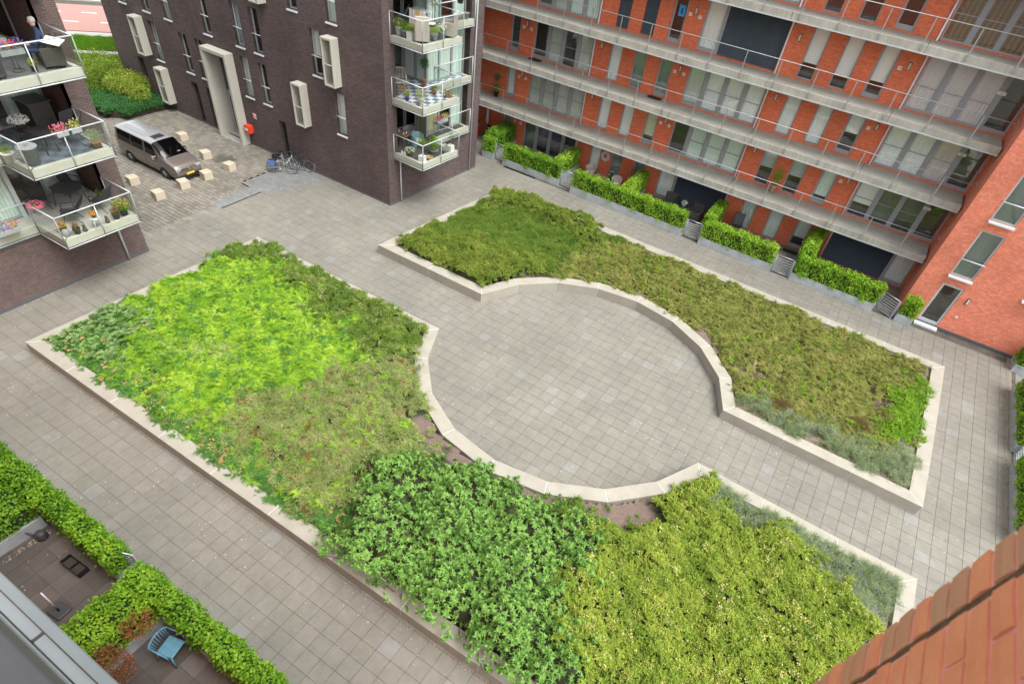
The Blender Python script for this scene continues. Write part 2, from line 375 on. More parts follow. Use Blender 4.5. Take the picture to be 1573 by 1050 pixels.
# ------------------------------------------------------------------ leaves
def leaf_arrays(P, D, Nn, L, Wd, fold=.25, curve=.15):
    """P base points, D axis, Nn normal (unit rows), lengths, widths -> verts, tris (two folded halves, bent tip)"""
    n = len(P); S = np.cross(D, Nn); S /= np.linalg.norm(S, axis=1, keepdims=True)+1e-9; N2 = np.cross(S, D)
    L = L[:, None]; Wd = Wd[:, None]
    base = P; mid = P+D*L*.5-N2*0; tip = P+D*L-N2*L*curve
    lf = P+D*L*.45+S*Wd*.5+N2*Wd*fold; rt = P+D*L*.45-S*Wd*.5+N2*Wd*fold
    V = np.stack([base, lf, tip, rt], 1).reshape(-1, 3)
    i = np.arange(n)*4
    F = np.stack([np.stack([i, i+3, i+2], 1), np.stack([i, i+2, i+1], 1)], 1).reshape(-1, 3)
    return V, F
def rand_unit(n):
    v = RNG.normal(size=(n, 3)); return v/np.linalg.norm(v, axis=1, keepdims=True)
def np_mesh(name, V, F, mat, var=None, parts=None):
    me = bpy.data.meshes.new(name); V = np.asarray(V, np.float32); F = np.asarray(F, np.int32)
    me.vertices.add(len(V)); me.vertices.foreach_set('co', V.ravel()); k = F.shape[1]
    me.loops.add(F.size); me.loops.foreach_set('vertex_index', F.ravel()); me.polygons.add(len(F))
    me.polygons.foreach_set('loop_start', np.arange(len(F), dtype=np.int32)*k)
    for m in (mat if isinstance(mat, (list, tuple)) else [mat]): me.materials.append(mt[m])
    if parts is not None: me.polygons.foreach_set('material_index', np.asarray(parts, np.int32))
    me.update(calc_edges=True)
    if var is not None:
        at = me.attributes.new('var', 'FLOAT', 'POINT'); at.data.foreach_set('value', np.asarray(var, np.float32))
    return me
def leaf_mesh(name, P, D, N_, L, Wd, mat, fold=.25, curve=.15, var=None):
    V, F = leaf_arrays(P, D, N_, L, Wd, fold, curve); n = len(P)
    v = np.repeat(RNG.random(n) if var is None else var, 4)
    return np_mesh(name, V, F, mat, v)
def leaf_obj(name, parent, P, D, N_, L, Wd, mat, fold=.25, curve=.15, var=None, **props):
    org = np.array(ORG.get(parent.name, (0, 0, 0))) if parent else np.zeros(3)
    me = leaf_mesh(name, P-org, D, N_, L, Wd, mat, fold, curve, var)
    o = bpy.data.objects.new(name, me); col.objects.link(o)
    if parent: o.parent = parent; ORG[o.name] = tuple(org)
    for k, v in props.items(): o[k] = v
    return o
def norm(a): return a/(np.linalg.norm(a, axis=1, keepdims=True)+1e-9)
def blob_leaves(c, r, n, size, mat, name, parent, aspect=.5, up=.3, shell=.5, **props):
    """leaf cloud filling an ellipsoid, denser on its shell"""
    u = rand_unit(n); rad = (shell+(1-shell)*RNG.random(n))[:, None]; P = np.array(c)+u*np.array(r)*rad
    D = norm(u*.7+rand_unit(n)*.7+np.array([0, 0, up])); N_ = norm(u+rand_unit(n)*.5)
    L = size*(.7+.6*RNG.random(n)); return leaf_obj(name, parent, P, D, N_, L, L*aspect, mat, **props)

# ------------------------------------------------------------------ ground and paving
HW = 0.46
C0 = np.array([-7.2825, -18.7524, 16.1566]); RM = np.array(R)
CX, CY, CR = -13.29, -1.41, 6.03
def ring(a0, a1, n): return [(CX+CR*math.cos(math.radians(a0+(a1-a0)*i/n)), CY+CR*math.sin(math.radians(a0+(a1-a0)*i/n))) for i in range(n+1)]
def lerp_pts(a, b, ts): return [(a[0]+(b[0]-a[0])*t, a[1]+(b[1]-a[1])*t) for t in ts]
P1 = [(-30.08, -13.42), (-27.6, -13.42), (-25.13, -13.42), (-22.6, -13.42), (-20.1, -13.42), (-17.55, -13.4), (-15.0, -13.4), (-12.42, -13.4), (-9.79, -13.4), (-7.3, -13.4), (-4.8, -13.4), (-2.3, -13.4), (0.16, -13.4),
      (0.16, -10.9), (0.16, -8.4), (0.16, -5.9), (0.14, -3.2), (-2.36, -3.2), (-4.89, -3.15)]
r1 = ring(-15.3, -164.5, 8)
P1 += [(-7.4, -3.05)]+r1[1:-1]+[(-19.1, -3.0)]+[(-21.6, -3.03), (-24.1, -3.05), (-26.8, -3.07), (-29.3, -3.1), (-29.9, -5.2), (-29.98, -7.8), (-30.02, -10.4)]
P1[33-2] = P1[31]
P1 = [p for p in P1 if not (abs(p[0]+29.3) < .01 and abs(p[1]+3.1) < .01)]
k = [i for i, p in enumerate(P1) if abs(p[0]+26.8) < .01][0]; P1.insert(k+1, (-29.85, -3.1))
P2 = [(-25.3, 0.2), (-22.2, 0.2), (-19.15, 0.2)]
r2 = ring(164.5, 15.3, 8)
P2 += r2[1:-1]+[(-7.52, 0.17), (-5.05, 0.14), (-2.48, 0.12), (0.0, 0.08), (0.03, 2.5), (0.05, 5.0), (0.06, 7.4), (0.06, 9.72), (-2.6, 9.76), (-5.2, 9.8), (-7.8, 9.84), (-10.4, 9.87), (-13, 9.9), (-15.6, 9.93), (-18.2, 9.97), (-20.8, 10.0), (-24.2, 10.02), (-24.5, 7.5), (-24.8, 5.0), (-25.05, 2.5)]

def project(X):
    d = (np.asarray(X)-C0)@RM.T
    return 903.305*d[:, 0]/d[:, 2]+786.5+6.52, 903.305*d[:, 1]/d[:, 2]+525+101.0, d[:, 2]

def tile_field(name, mat, x0, x1, y0, y1, sx, sy, accept, parent, maxparts=300, gap=.010, bond=0.0, top=0.0, piece='tile', jit=.0015):
    nx = int((x1-x0)/sx)+2; ny = int((y1-y0)/sy)+1
    I, J = np.meshgrid(np.arange(nx), np.arange(ny)); off = (J % 2)*bond*sx
    X = x0+I*sx+off+sx/2; Y = y0+J*sy+sy/2
    m = accept(X, Y) & (X < x1+sx); X, Y = X[m], Y[m]; n = len(X)
    u, v, d = project(np.stack([X, Y, 0*X+top], 1)); vis = (u > -30) & (u < 1603) & (v > -30) & (v < 1080) & (d > 0)
    score = np.where(vis, 1/d, -1); order = np.argsort(-score)
    var = RNG.random(n)
    hx, hy, t = (sx-gap)/2, (sy-gap)/2, .03
    def tmesh(vv):
        V = [(-hx, -hy, -t), (hx, -hy, -t), (hx, hy, -t), (-hx, hy, -t)]
        e = .0025
        V += [(-hx, -hy, -e), (hx, -hy, -e), (hx, hy, -e), (-hx, hy, -e), (-hx+e, -hy+e, 0), (hx-e, -hy+e, 0), (hx-e, hy-e, 0), (-hx+e, hy-e, 0)]
        F = [(8, 9, 10, 11), (4, 5, 9, 8), (5, 6, 10, 9), (6, 7, 11, 10), (7, 4, 8, 11), (0, 1, 5, 4), (1, 2, 6, 5), (2, 3, 7, 6), (3, 0, 4, 7)]
        return V, F
    V, F = tmesh(0)
    protos = [np_mesh(piece, V, F, mat, np.full(12, q)) for q in np.linspace(0, 1, 14)]
    for q in protos: q.polygons.foreach_set('use_smooth', [False]*len(q.polygons))
    po = np.array(ORG.get(parent.name, (0, 0, 0)))
    for i in order[:maxparts]:
        if score[i] < 0: break
        o = bpy.data.objects.new(piece, protos[int(var[i]*13.99)]); col.objects.link(o); o.parent = parent
        o.location = (X[i]-po[0], Y[i]-po[1], top+RNG.uniform(-jit, jit)-po[2])
        o.rotation_euler = (RNG.uniform(-.004, .004), RNG.uniform(-.004, .004), RNG.uniform(-.003, .003))
    rest = order[maxparts:]
    if len(rest):
        V = np.array(V); Z = top+RNG.uniform(-jit, jit, len(rest))
        VV = V[None]+np.stack([X[rest], Y[rest], Z], 1)[:, None]; FF = np.array(F)[None]+(np.arange(len(rest))*12)[:, None, None]
        o = bpy.data.objects.new(piece, np_mesh(piece, VV.reshape(-1, 3)-po, FF.reshape(-1, 4), mat, np.repeat(var[rest], 12)))
        o.data.polygons.foreach_set('use_smooth', [False]*len(o.data.polygons))
        col.objects.link(o); o.parent = parent; o['kind'] = 'stuff'

g = MB().box(-300, 300, -300, 300, -1, -.045).build('ground', 'joint_sand', kind='structure')
pav = MB().box(-36, 3.6, -17.0, 13.0, -.044, -.012).box(-60, -24, 13.0, 30, -.044, -.012).build('courtyard_paving', 'joint_sand', kind='structure')
def acc_court(X, Y):
    m = (X > -34.2) & (X < 3.3) & (Y > -16.85) & (Y < 13.2)
    m &= ~((X < -28.6) & (Y > 4.9)) & ~((X < -33.5) & (Y < -7.2))
    in1 = [(CX+(p[0]-CX), p[1]) for p in P1]
    m &= ~((X > -29.6) & (X < -.3) & (Y < -3.5) & (Y > -12.9) & (np.hypot(X-CX, Y-CY) > CR+.5))
    m &= ~((X > -24.2) & (X < -.5) & (Y > .7) & (Y < 9.4) & (np.hypot(X-CX, Y-CY) > CR+.5))
    m &= ~((X < -33.7) & (Y > -1.9) & (Y < .4))
    return m | ((X > -36) & (X < -26.6) & (Y >= 13.2) & (Y < 17)) | ((X > -36) & (X < -28.0) & (Y > 11.9) & (Y < 13.3))
tile_field('courtyard_paving', 'pale_concrete_tile', -34.36, 3.3, -16.98, 17.0, .5, .5, acc_court, pav)
park = MB().box(-49, -33.6, -6.6, 4.3, -.040, -.012).build('parking_court', 'joint_sand', kind='structure')
def acc_park(X, Y): return (X > -47.2) & (X < -33.95) & (Y > -6.8) & (Y < 4.5) & ~((X > -35.4) & (Y > .5) & (Y < 4.3)) & ~((X > -34.6) & (Y > -2))
tile_field('parking_court', 'paver_block', -49, -33.7, -6.6, 4.4, .31, .22, acc_park, park, bond=.5, piece='paver', gap=.022, jit=.004, top=.003)
tile_field('parking_court', 'grey_paver_block', -35.4, -31.8, -2, 4.3, .21, .21, lambda X, Y: ((X > -35.4) & (X < -33.4+(Y-1)*.3) & (Y > .5)) | ((X > -34.7) & (X < -33.9) & (Y <= .5)), park, maxparts=0, piece='grey_paver', gap=.01, top=.002)
ter = MB().box(-27.4, -2.4, 13.0, 16.56, -.043, -.012).build('terrace_paving', 'joint_sand', kind='structure')
tile_field('terrace_paving', 'terrace_tile', -27.4, -2.2, 13.2, 16.5, .4, .4, lambda X, Y: X > -99, ter, maxparts=200)
pat = MB().box(-27, -12, -18.72, -16.98, -.043, -.012).build('patio_paving', 'joint_sand', kind='structure')
tile_field('patio_paving', 'patio_tile', -26.4, -13, -18.73, -17.3, .57, .57, lambda X, Y: Y > -99, pat, maxparts=120)
ep = MB().box(3.3, 9, -17, 13.2, -.042, -.006).build('terrace', 'terrace_tile', kind='structure')
# distant street behind the parking court: lawn, path, cycle road, flower bed
MB().prism([(-46.9, .55), (-47.5, 4.3), (-75, 4.3), (-80, 40), (-120, 40), (-120, -20), (-52, -20), (-50.5, -.2)], -.04, .0).build('lawn_soil', 'soil_dark', kind='structure')
def ribbon(name, mat, c, ang, w, z, L=70):
    MB((c[0], c[1], 0), math.radians(ang)).box(-L, L, -w/2, w/2, -.03, z).build(name, mat, kind='structure')
ribbon('footpath', 'kerb', (-58.6, 5.9), 46, .8, .03)
ribbon('pavement', 'kerb', (-62.0, 8.6), 46, .9, .05)
ribbon('cycle_road', 'asphalt_red', (-65.0, 11.7), 46, 7.2, .035)
ribbon('far_pavement', 'kerb', (-68.9, 15.9), 46, 1.7, .08)
ribbon('far_road', 'kerb', (-77, 24), 46, 9.0, .02)
rm = MB((-65.0, 11.7, 0), math.radians(46))
for k in range(-16, 17):
    for q in (-1.25, 1.35): rm.box(k*2.6+(.7 if q > 0 else 0), k*2.6+1.1+(.7 if q > 0 else 0), q-.06, q+.06, .036, .040)
rm.build('lane_markings', 'road_paint', kind='structure')

# ------------------------------------------------------------------ raised planting beds: walls of precast blocks
def offset_poly(poly, d):
    n = len(poly); out = []
    A = sum(poly[i][0]*poly[(i+1) % n][1]-poly[(i+1) % n][0]*poly[i][1] for i in range(n)); sg = 1 if A > 0 else -1
    for i in range(n):
        p0, p1, p2 = Vector(poly[i-1]), Vector(poly[i]), Vector(poly[(i+1) % n])
        a = (p1-p0).normalized(); b = (p2-p1).normalized(); na = Vector((-a.y, a.x))*sg; nb = Vector((-b.y, b.x))*sg
        m = (na+nb); m.normalize(); out.append(tuple(p1+m*(d/max(.35, m.dot(na)))))
    return out
def planter_wall(poly, label, corners):
    base = poly[0]; t = thing('planter_wall', label, 'planter wall', (base[0], base[1], 0))
    inner = offset_poly(poly, .53); n = len(poly)
    for i in range(n):
        a, b, c, d = Vector(poly[i]), Vector(poly[(i+1) % n]), Vector(inner[(i+1) % n]), Vector(inner[i])
        e = (b-a).normalized()*.006; e2 = (c-d).normalized()*.006
        m = MB(); m.prism([tuple(a+e), tuple(b-e), tuple(c-e2), tuple(d+e2)], -.02, HW+RNG.uniform(-.002, .002))
        m.build('wall_block', 'coping_concrete', t, bevel=.012)
    j = MB()
    for i in range(n):
        a = Vector(poly[i]); d = Vector(inner[i]); s_ = (a-d).normalized(); q = Vector((-s_.y, s_.x))*.0055; a2 = a-s_*.01; d2 = d+s_*.01
        j.prism([tuple(a2-q), tuple(a2+q), tuple(d2+q), tuple(d2-q)], 0, HW-.002)
    j.build('mortar_joint', 'white_plastic', t)
    return inner
in1 = planter_wall(P1, 'low pale concrete wall around the large southern planting bed with the broad leaved shrub', None)
in2 = planter_wall(P2, 'low pale concrete wall around the northern planting bed beside the red building', None)

# plant regions, later ones win: name, height above ground, polygon
REG = {
'feather': (.72, [(-30.0, -8.2), (-29.6, -5.0), (-27.3, -3.7), (-24.5, -4.6), (-20.4, -5.3), (-19.8, -7.4), (-20.6, -8.9), (-21.7, -10.2), (-21.4, -11.8), (-22.2, -12.4), (-25.7, -12.0), (-28.1, -12.1), (-29.3, -10.3)]),
'dry': (.66, [(-26.4, -10.4), (-25.0, -9.3), (-23.6, -9.4), (-23.8, -10.0), (-24.3, -10.7)]),
'spirea': (.9, [(-29.7, -6.4), (-29.4, -3.35), (-24.6, -3.3), (-19.2, -3.35), (-18.2, -5.6), (-19.6, -6.4), (-23.8, -5.5), (-27.0, -4.3), (-28.6, -5.0)]),
'spurge': (.6, [(-29.5, -12.95), (-29.6, -11.5), (-29.6, -9.4), (-27.9, -10.3), (-26.6, -12.2), (-27.2, -12.8)]),
'darkfeather': (.5, [(-28.3, -12.6), (-27.0, -12.2), (-22.4, -12.2), (-19.7, -12.0), (-16.9, -11.7), (-15.2, -11.7), (-15.0, -13.15), (-17.4, -13.2), (-23.1, -13.15), (-27.6, -13.05)]),
'heath': (.8, [(-21.6, -11.9), (-21.5, -10.2), (-20.6, -8.8), (-19.9, -6.3), (-18.0, -5.4), (-17.4, -6.8), (-16.4, -7.8), (-15.4, -8.8), (-15.6, -11.0), (-15.8, -12.4), (-18.8, -12.3)]),
'broad': (1.4, [(-15.7, -12.2), (-15.9, -10.4), (-15.5, -9.3), (-14.2, -8.6), (-12.6, -8.45), (-11.0, -8.3), (-9.3, -7.9), (-8.3, -8.6), (-8.2, -10.4), (-7.9, -12.2), (-6.9, -12.9), (-8.8, -13.75), (-9.8, -13.55), (-10.4, -13.45), (-11.9, -13.85), (-13.2, -13.85), (-13.6, -13.45), (-15.0, -13.5)]),
'mound': (1.05, [(-8.9, -9.0), (-8.4, -7.3), (-7.1, -5.4), (-4.3, -4.6), (-2.1, -4.9), (-.9, -6.2), (-1.5, -9.1), (-2.5, -12.4), (-7.3, -12.6), (-8.7, -10.9)]),
'lavender1': (.62, [(-7.4, -3.5), (-.3, -3.5), (-.3, -8.5), (-1.6, -7.5), (-2.4, -5.5), (-4.2, -4.9), (-6.5, -5)]),
'soilA': (.40, [(-8.9, -6.8), (-8.3, -5.8), (-7.9, -5.2), (-7.7, -5.5), (-8.2, -6.6), (-8.5, -7.2)]),
'soilB': (.40, [(-16.2, -8.1), (-15.5, -7.9), (-15.0, -8.3), (-15.5, -8.5)]),
'soilC': (.40, [(-7.2, -12.2), (-6.2, -11.9), (-4, -12.9), (-7.0, -13.0)]),
'bushA': (.85, [(-10.9, -8.1), (-9.6, -7.3), (-8.8, -8.2), (-9.9, -8.6)]),
'bushB': (.85, [(-7.9, -4.9), (-7.2, -3.9), (-6.2, -4.4), (-7.0, -5.6)]),
'spireaB': (.85, [(-24.9, 0.6), (-24.4, 2.9), (-21.7, 3.9), (-18.6, 4.3), (-17.7, 3.7), (-18.9, 1.8), (-19.6, 0.6), (-21.8, 0.55)]),
'olive': (.62, [(-24.6, 2.5), (-24.0, 9.4), (-17.6, 9.4), (-15.8, 9.4), (-16.8, 4.2), (-18.4, 3.6), (-22.0, 4.2)]),
'creeper': (.56, [(-17.5, 4.0), (-17.6, 7.6), (-15.6, 9.45), (-7.5, 9.4), (-.65, 9.3), (-.65, 1.0), (-3.0, 1.9), (-6.0, 1.4), (-7.4, 1.0), (-7.9, 3.0), (-10.3, 4.7), (-13.4, 5.4), (-16.4, 4.4)]),
'lime': (1.0, [(-24.1, 6.4), (-24.0, 9.5), (-20.5, 9.5), (-17.6, 9.2), (-17.2, 7.6), (-18.6, 7.4), (-20.2, 8.3), (-22.8, 7.8)]),
'lavender2': (.60, [(-7.3, .75), (-7.0, 1.5), (-5.8, 1.7), (-3.2, 1.7), (-.7, 2.9), (-.6, .65)]),
'fresh': (.62, [(-2.1, 3.8), (-1.3, 6.6), (-.6, 7.4), (-.6, 2.9), (-1.5, 2.8)]),
'soilD': (.40, [(-7.7, 3.5), (-6.6, 4.3), (-6.4, 2.9), (-7.3, 2.5)]),
'soilE': (.40, [(-2.7, 5.6), (-1.6, 6.0), (-1.5, 4.6), (-2.7, 4.5)]),
}
G = .14
def bed(inner, names, name):
    xs = [p[0] for p in inner]; ys = [p[1] for p in inner]
    x = np.arange(min(xs)-.6, max(xs)+.6, G); y = np.arange(min(ys)-.6, max(ys)+.6, G); X, Y = np.meshgrid(x, y)
    # wobble the borders so plant patches interlock
    wx = X+.26*np.sin(Y*2.3+1)+.2*np.sin(Y*5.1+X*1.7)+.28*RNG.normal(size=X.shape); wy = Y+.26*np.sin(X*2.1)+.2*np.sin(X*4.7-Y*1.3)+.28*RNG.normal(size=X.shape)
    lab = np.full(X.shape, -1); H = np.full(X.shape, .38)
    for i, nme in enumerate(names):
        m = pip(wx, wy, REG[nme][1]); lab[m] = i; H[m] = REG[nme][0]
    for _ in range(2):
        K = np.pad(H, 1, mode='edge'); H = (K[1:-1, 1:-1]*2+K[:-2, 1:-1]+K[2:, 1:-1]+K[1:-1, :-2]+K[1:-1, 2:])/6
    rn = RNG.random(X.shape); rn = (rn+np.roll(rn, 1, 0)+np.roll(rn, 1, 1)+np.roll(np.roll(rn, 1, 0), 1, 1))/4-.5
    hum = .05*np.sin(X*2.7+Y*1.3)+.05*np.sin(Y*3.1-X*.9)+.04*np.sin(X*5.9+1)*np.sin(Y*5.3)+.04*np.sin(X*9.7+Y*4)*np.sin(Y*8.9-X*3)+rn*.22
    H = H+hum*np.clip((H-.4)*3, 0, 1.6)*np.where(H > 1.1, 1.5, 1)
    inside = pip(X, Y, offset_poly(inner, -.05))
    H = np.maximum(H, .3)
    und = H-.10-.25*np.clip(H-.5, 0, 1); und = np.where(lab < 0, .37+.02*np.sin(X*9)*np.sin(Y*8), und)
    edge = ~pip(X, Y, offset_poly(inner, .12)); und = np.where(edge, np.minimum(und, .40), und)
    idx = np.full(X.shape, -1); idx[inside] = np.arange(inside.sum())
    V = np.stack([X[inside], Y[inside], und[inside]], 1)
    a, b, c, d = idx[:-1, :-1], idx[:-1, 1:], idx[1:, 1:], idx[1:, :-1]; ok = (a >= 0) & (b >= 0) & (c >= 0) & (d >= 0)
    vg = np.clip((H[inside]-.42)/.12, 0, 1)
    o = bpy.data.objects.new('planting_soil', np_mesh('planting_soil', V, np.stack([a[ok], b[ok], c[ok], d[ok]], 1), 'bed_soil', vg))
    for p in o.data.polygons: p.use_smooth = True
    col.objects.link(o); o['kind'] = 'structure'
    gy, gx = np.gradient(H, G)
    def samp(names_, dens, over=False):
        ids = [names.index(q) for q in names_ if q in names]
        m = np.isin(lab, ids)
        if not over: m &= pip(X, Y, offset_poly(inner, -.12))
        k = np.argwhere(m); cnt = RNG.poisson(dens*G*G, len(k)); k = np.repeat(k, cnt, 0)
        j = RNG.random((len(k), 2))-.5
        return np.stack([x[0]+(k[:, 1]+j[:, 0])*G, y[0]+(k[:, 0]+j[:, 1])*G, H[k[:, 0], k[:, 1]]], 1), np.stack([-gx[k[:, 0], k[:, 1]], -gy[k[:, 0], k[:, 1]], np.ones(len(k))], 1)
    return samp
t = NT('bed_soil'); n1 = t.noise(2.5, 5); n2 = t.noise(40, 3)
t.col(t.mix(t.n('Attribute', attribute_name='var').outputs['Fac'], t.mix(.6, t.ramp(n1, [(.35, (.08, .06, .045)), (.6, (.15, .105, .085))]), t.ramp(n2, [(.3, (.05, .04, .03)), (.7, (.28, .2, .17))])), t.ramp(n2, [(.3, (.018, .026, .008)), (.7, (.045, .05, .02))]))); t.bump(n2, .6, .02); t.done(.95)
S1 = bed(in1, ['feather', 'dry', 'spirea', 'spurge', 'darkfeather', 'heath', 'broad', 'lavender1', 'mound', 'soilA', 'soilB', 'soilC', 'bushA', 'bushB'], 'south')
S2 = bed(in2, ['olive', 'creeper', 'lime', 'spireaB', 'lavender2', 'fresh', 'soilD', 'soilE'], 'north')

# --- sprig prototypes for the uncountable ground cover (instanced by geometry nodes)
def sprig_coll(name, meshes):
    c = bpy.data.collections.new(name)
    for i, me in enumerate(meshes):
        o = bpy.data.objects.new('sprig', me); c.objects.link(o)
    return c
def stems(nst, Ls, lean, droop, rb=.03):
    """curved stems: list of (points, tangents)"""
    out = []
    for _ in range(nst):
        a = RNG.uniform(0, 2*PI); l = RNG.uniform(*Ls); ln = RNG.uniform(*lean)
        d = np.array([math.cos(a)*ln, math.sin(a)*ln, 1.0]); d /= np.linalg.norm(d); p = np.array([RNG.uniform(-rb, rb), RNG.uniform(-rb, rb), -.05]); pts = []
        nseg = 9
        for k in range(nseg):
            pts.append((p.copy(), d.copy())); p = p+d*l/nseg; d = d+np.array([math.cos(a)*droop/nseg, math.sin(a)*droop/nseg, -droop/nseg]); d /= np.linalg.norm(d)
        out.append(pts)
    return out
def sprig(kind, mat):
    P, D, N_, L, Wd = [], [], [], [], []
    def add(p, d, n, l, w): P.append(p); D.append(d); N_.append(n); L.append(l); Wd.append(w)
    ru = lambda: rand_unit(1)[0]
    if kind == 'feather':
        for st in stems(7, (.18, .34), (.5, 1.8), 1.3):
            for k, (p, d) in enumerate(st[1:]):
                s = np.cross(d, [0, 0, 1]); s /= np.linalg.norm(s)+1e-6
                for sg in (-1, 1): add(p, norm((s*sg+d*.8+ru()*.2)[None])[0], np.array([0, 0, 1.]), .085*(1-k*.07), .019)
                add(p, d, ru(), .06, .012)
    elif kind == 'small':      # small oval leaves on upright twigs
        for st in stems(9, (.10, .22), (.2, 1.1), .3, .06):
            for p, d in st[1::1]:
                for _ in range(2): add(p, norm((ru()+d*.5+np.array([0, 0, .3]))[None])[0], norm((ru()*.5+np.array([0, 0, 1]))[None])[0], RNG.uniform(.032, .052), .022)
    elif kind == 'heath':
        for st in stems(12, (.10, .20), (.2, 1.3), .4, .07):
            for p, d in st[1:]:
                for _ in range(2): add(p, norm((ru()+d*.6)[None])[0], ru(), RNG.uniform(.026, .042), .015)
    elif kind == 'lavender':
        for st in stems(18, (.14, .28), (.1, .9), .3, .05):
            for p, d in st[1:]: add(p, norm((d+ru()*.35)[None])[0], ru(), .045, .007)
    elif kind == 'spurge':
        for st in stems(4, (.08, .16), (.1, .9), .2, .08):
            p, d = st[-1]
            for k in range(16):
                a = 2*PI*k/16; q = np.array([math.cos(a), math.sin(a), .25]); add(p-np.array([0, 0, .01*(k % 4)]), norm((q+d*.3+ru()*.15)[None])[0], np.array([0, 0, 1.]), RNG.uniform(.06, .095), .017)
    elif kind == 'twig':
        for st in stems(4, (.25, .5), (1.2, 2.6), 1.0):
            for p, d in st: add(p, d, ru(), .06, .006)
    elif kind == 'grass':
        for st in stems(26, (.18, .34), (.2, 1.6), 1.2, .05):
            for p, d in st[::1]: add(p, d, ru(), .05, .006)
    elif kind == 'flower':
        for _ in range(7):
            p = np.array([RNG.uniform(-.1, .1), RNG.uniform(-.1, .1), RNG.uniform(.0, .06)])
            for k in range(5): a = 2*PI*k/5; add(p, np.array([math.cos(a)*.9, math.sin(a)*.9, .3]), np.array([0, 0, 1.]), .018, .016)
    elif kind == 'lawn':
        for _ in range(60):
            p = np.array([RNG.uniform(-.12, .12), RNG.uniform(-.12, .12), 0.]); add(p, norm((ru()*.6+np.array([0, 0, 1.]))[None])[0], ru(), RNG.uniform(.05, .1), .006)
    A = [np.array(q, float) for q in (P, D, N_, L, Wd)]
    return leaf_mesh('sprig', A[0], norm(A[1]), A[2], A[3], A[4], mat, .12, .1)
SPR = {}
def scatter(name, pts, nrm, kind, mat, smin, smax, tilt=.35, parent=None, **props):
    key = (kind, mat)
    if key not in SPR: SPR[key] = sprig_coll('sprigs_'+kind+'_'+mat, [sprig(kind, mat) for _ in range(5)])
    n = len(pts); nrm = norm(nrm*np.array([.6, .6, 1])+rand_unit(n)*tilt)
    yaw = RNG.uniform(0, 2*PI, n)
    pitch = np.arccos(np.clip(nrm[:, 2], -1, 1)); az = np.arctan2(nrm[:, 1], nrm[:, 0])
    rot = np.empty((n, 3), np.float32)
    for i in range(n):
        m = Matrix.Rotation(az[i], 3, 'Z') @ Matrix.Rotation(pitch[i], 3, 'Y') @ Matrix.Rotation(yaw[i], 3, 'Z'); rot[i] = m.to_euler()
    org = np.array(ORG.get(parent.name, (0, 0, 0))) if parent else np.zeros(3)
    me = bpy.data.meshes.new(name); me.vertices.add(n); me.vertices.foreach_set('co', (pts-org).astype(np.float32).ravel())
    me.attributes.new('rot', 'FLOAT_VECTOR', 'POINT').data.foreach_set('vector', rot.ravel())
    me.attributes.new('scl', 'FLOAT', 'POINT').data.foreach_set('value', RNG.uniform(smin, smax, n).astype(np.float32))
    me.attributes.new('pick', 'INT', 'POINT').data.foreach_set('value', RNG.integers(0, 5, n).astype(np.int32))
    o = bpy.data.objects.new(name, me); col.objects.link(o)
    if parent: o.parent = parent
    ng = bpy.data.node_groups.new(name, 'GeometryNodeTree')
    ng.interface.new_socket('Geometry', in_out='INPUT', socket_type='NodeSocketGeometry'); ng.interface.new_socket('Geometry', in_out='OUTPUT', socket_type='NodeSocketGeometry')
    gi = ng.nodes.new('NodeGroupInput'); go = ng.nodes.new('NodeGroupOutput'); ip = ng.nodes.new('GeometryNodeInstanceOnPoints'); ci = ng.nodes.new('GeometryNodeCollectionInfo')
    ci.inputs['Collection'].default_value = SPR[key]; ci.inputs['Separate Children'].default_value = True; ci.inputs['Reset Children'].default_value = True
    def attr(nm, dt):
        a = ng.nodes.new('GeometryNodeInputNamedAttribute'); a.data_type = dt; a.inputs['Name'].default_value = nm; return a.outputs['Attribute']
    ip.inputs['Pick Instance'].default_value = True
    L_ = ng.links.new
    L_(gi.outputs[0], ip.inputs['Points']); L_(ci.outputs[0], ip.inputs['Instance']); L_(attr('pick', 'INT'), ip.inputs['Instance Index'])
    er = ng.nodes.new('FunctionNodeEulerToRotation'); L_(attr('rot', 'FLOAT_VECTOR'), er.inputs[0]); L_(er.outputs[0], ip.inputs['Rotation'])
    L_(attr('scl', 'FLOAT'), ip.inputs['Scale']); L_(ip.outputs[0], go.inputs[0])
    o.modifiers.new('scatter', 'NODES').node_group = ng
    for k, v in props.items(): o[k] = v
    return o
def cover(name, S, names, dens, kind, mat, smin, smax, dz=-.03, tilt=.35, **kw):
    p, n = S(names, dens); p[:, 2] += dz
    return scatter(name, p, n, kind, mat, smin, smax, tilt, **kw)
ST = dict(kind_='x')
def stuff(o): o['kind'] = 'stuff'; return o
stuff(cover('feathery_ground_cover', S1, ['feather'], 78, 'feather', 'feather_leaf', .7, 1.25))
stuff(cover('dry_twigs', S1, ['dry'], 80, 'twig', 'pale_twig', .6, 1.0, .02))
stuff(cover('dry_twigs', S1, ['feather'], 5, 'twig', 'pale_twig', .5, .9, .02))
stuff(cover('feathery_ground_cover', S1, ['dry'], 40, 'feather', 'feather_leaf', .7, 1.1))
stuff(cover('dark_feathery_ground_cover', S1, ['darkfeather', 'spurge'], 80, 'feather', 'darkfeather_leaf', .7, 1.15))
stuff(cover('spurge_ground_cover', S1, ['spurge'], 38, 'spurge', 'spurge_leaf', .8, 1.5, .06))
stuff(cover('feathery_ground_cover', S1, ['heath', 'darkfeather'], 9, 'feather', 'feather_leaf', .6, 1.0, .0))
stuff(cover('heath_ground_cover', S1, ['spirea', 'darkfeather'], 12, 'heath', 'heath_leaf', .8, 1.3, .02))
stuff(cover('dry_twigs', S1, ['heath'], 4, 'twig', 'red_leaf', .4, .7, .02))
stuff(cover('dry_twigs', S2, ['creeper', 'olive'], 4, 'twig', 'brown_grass', .5, .9, .02))
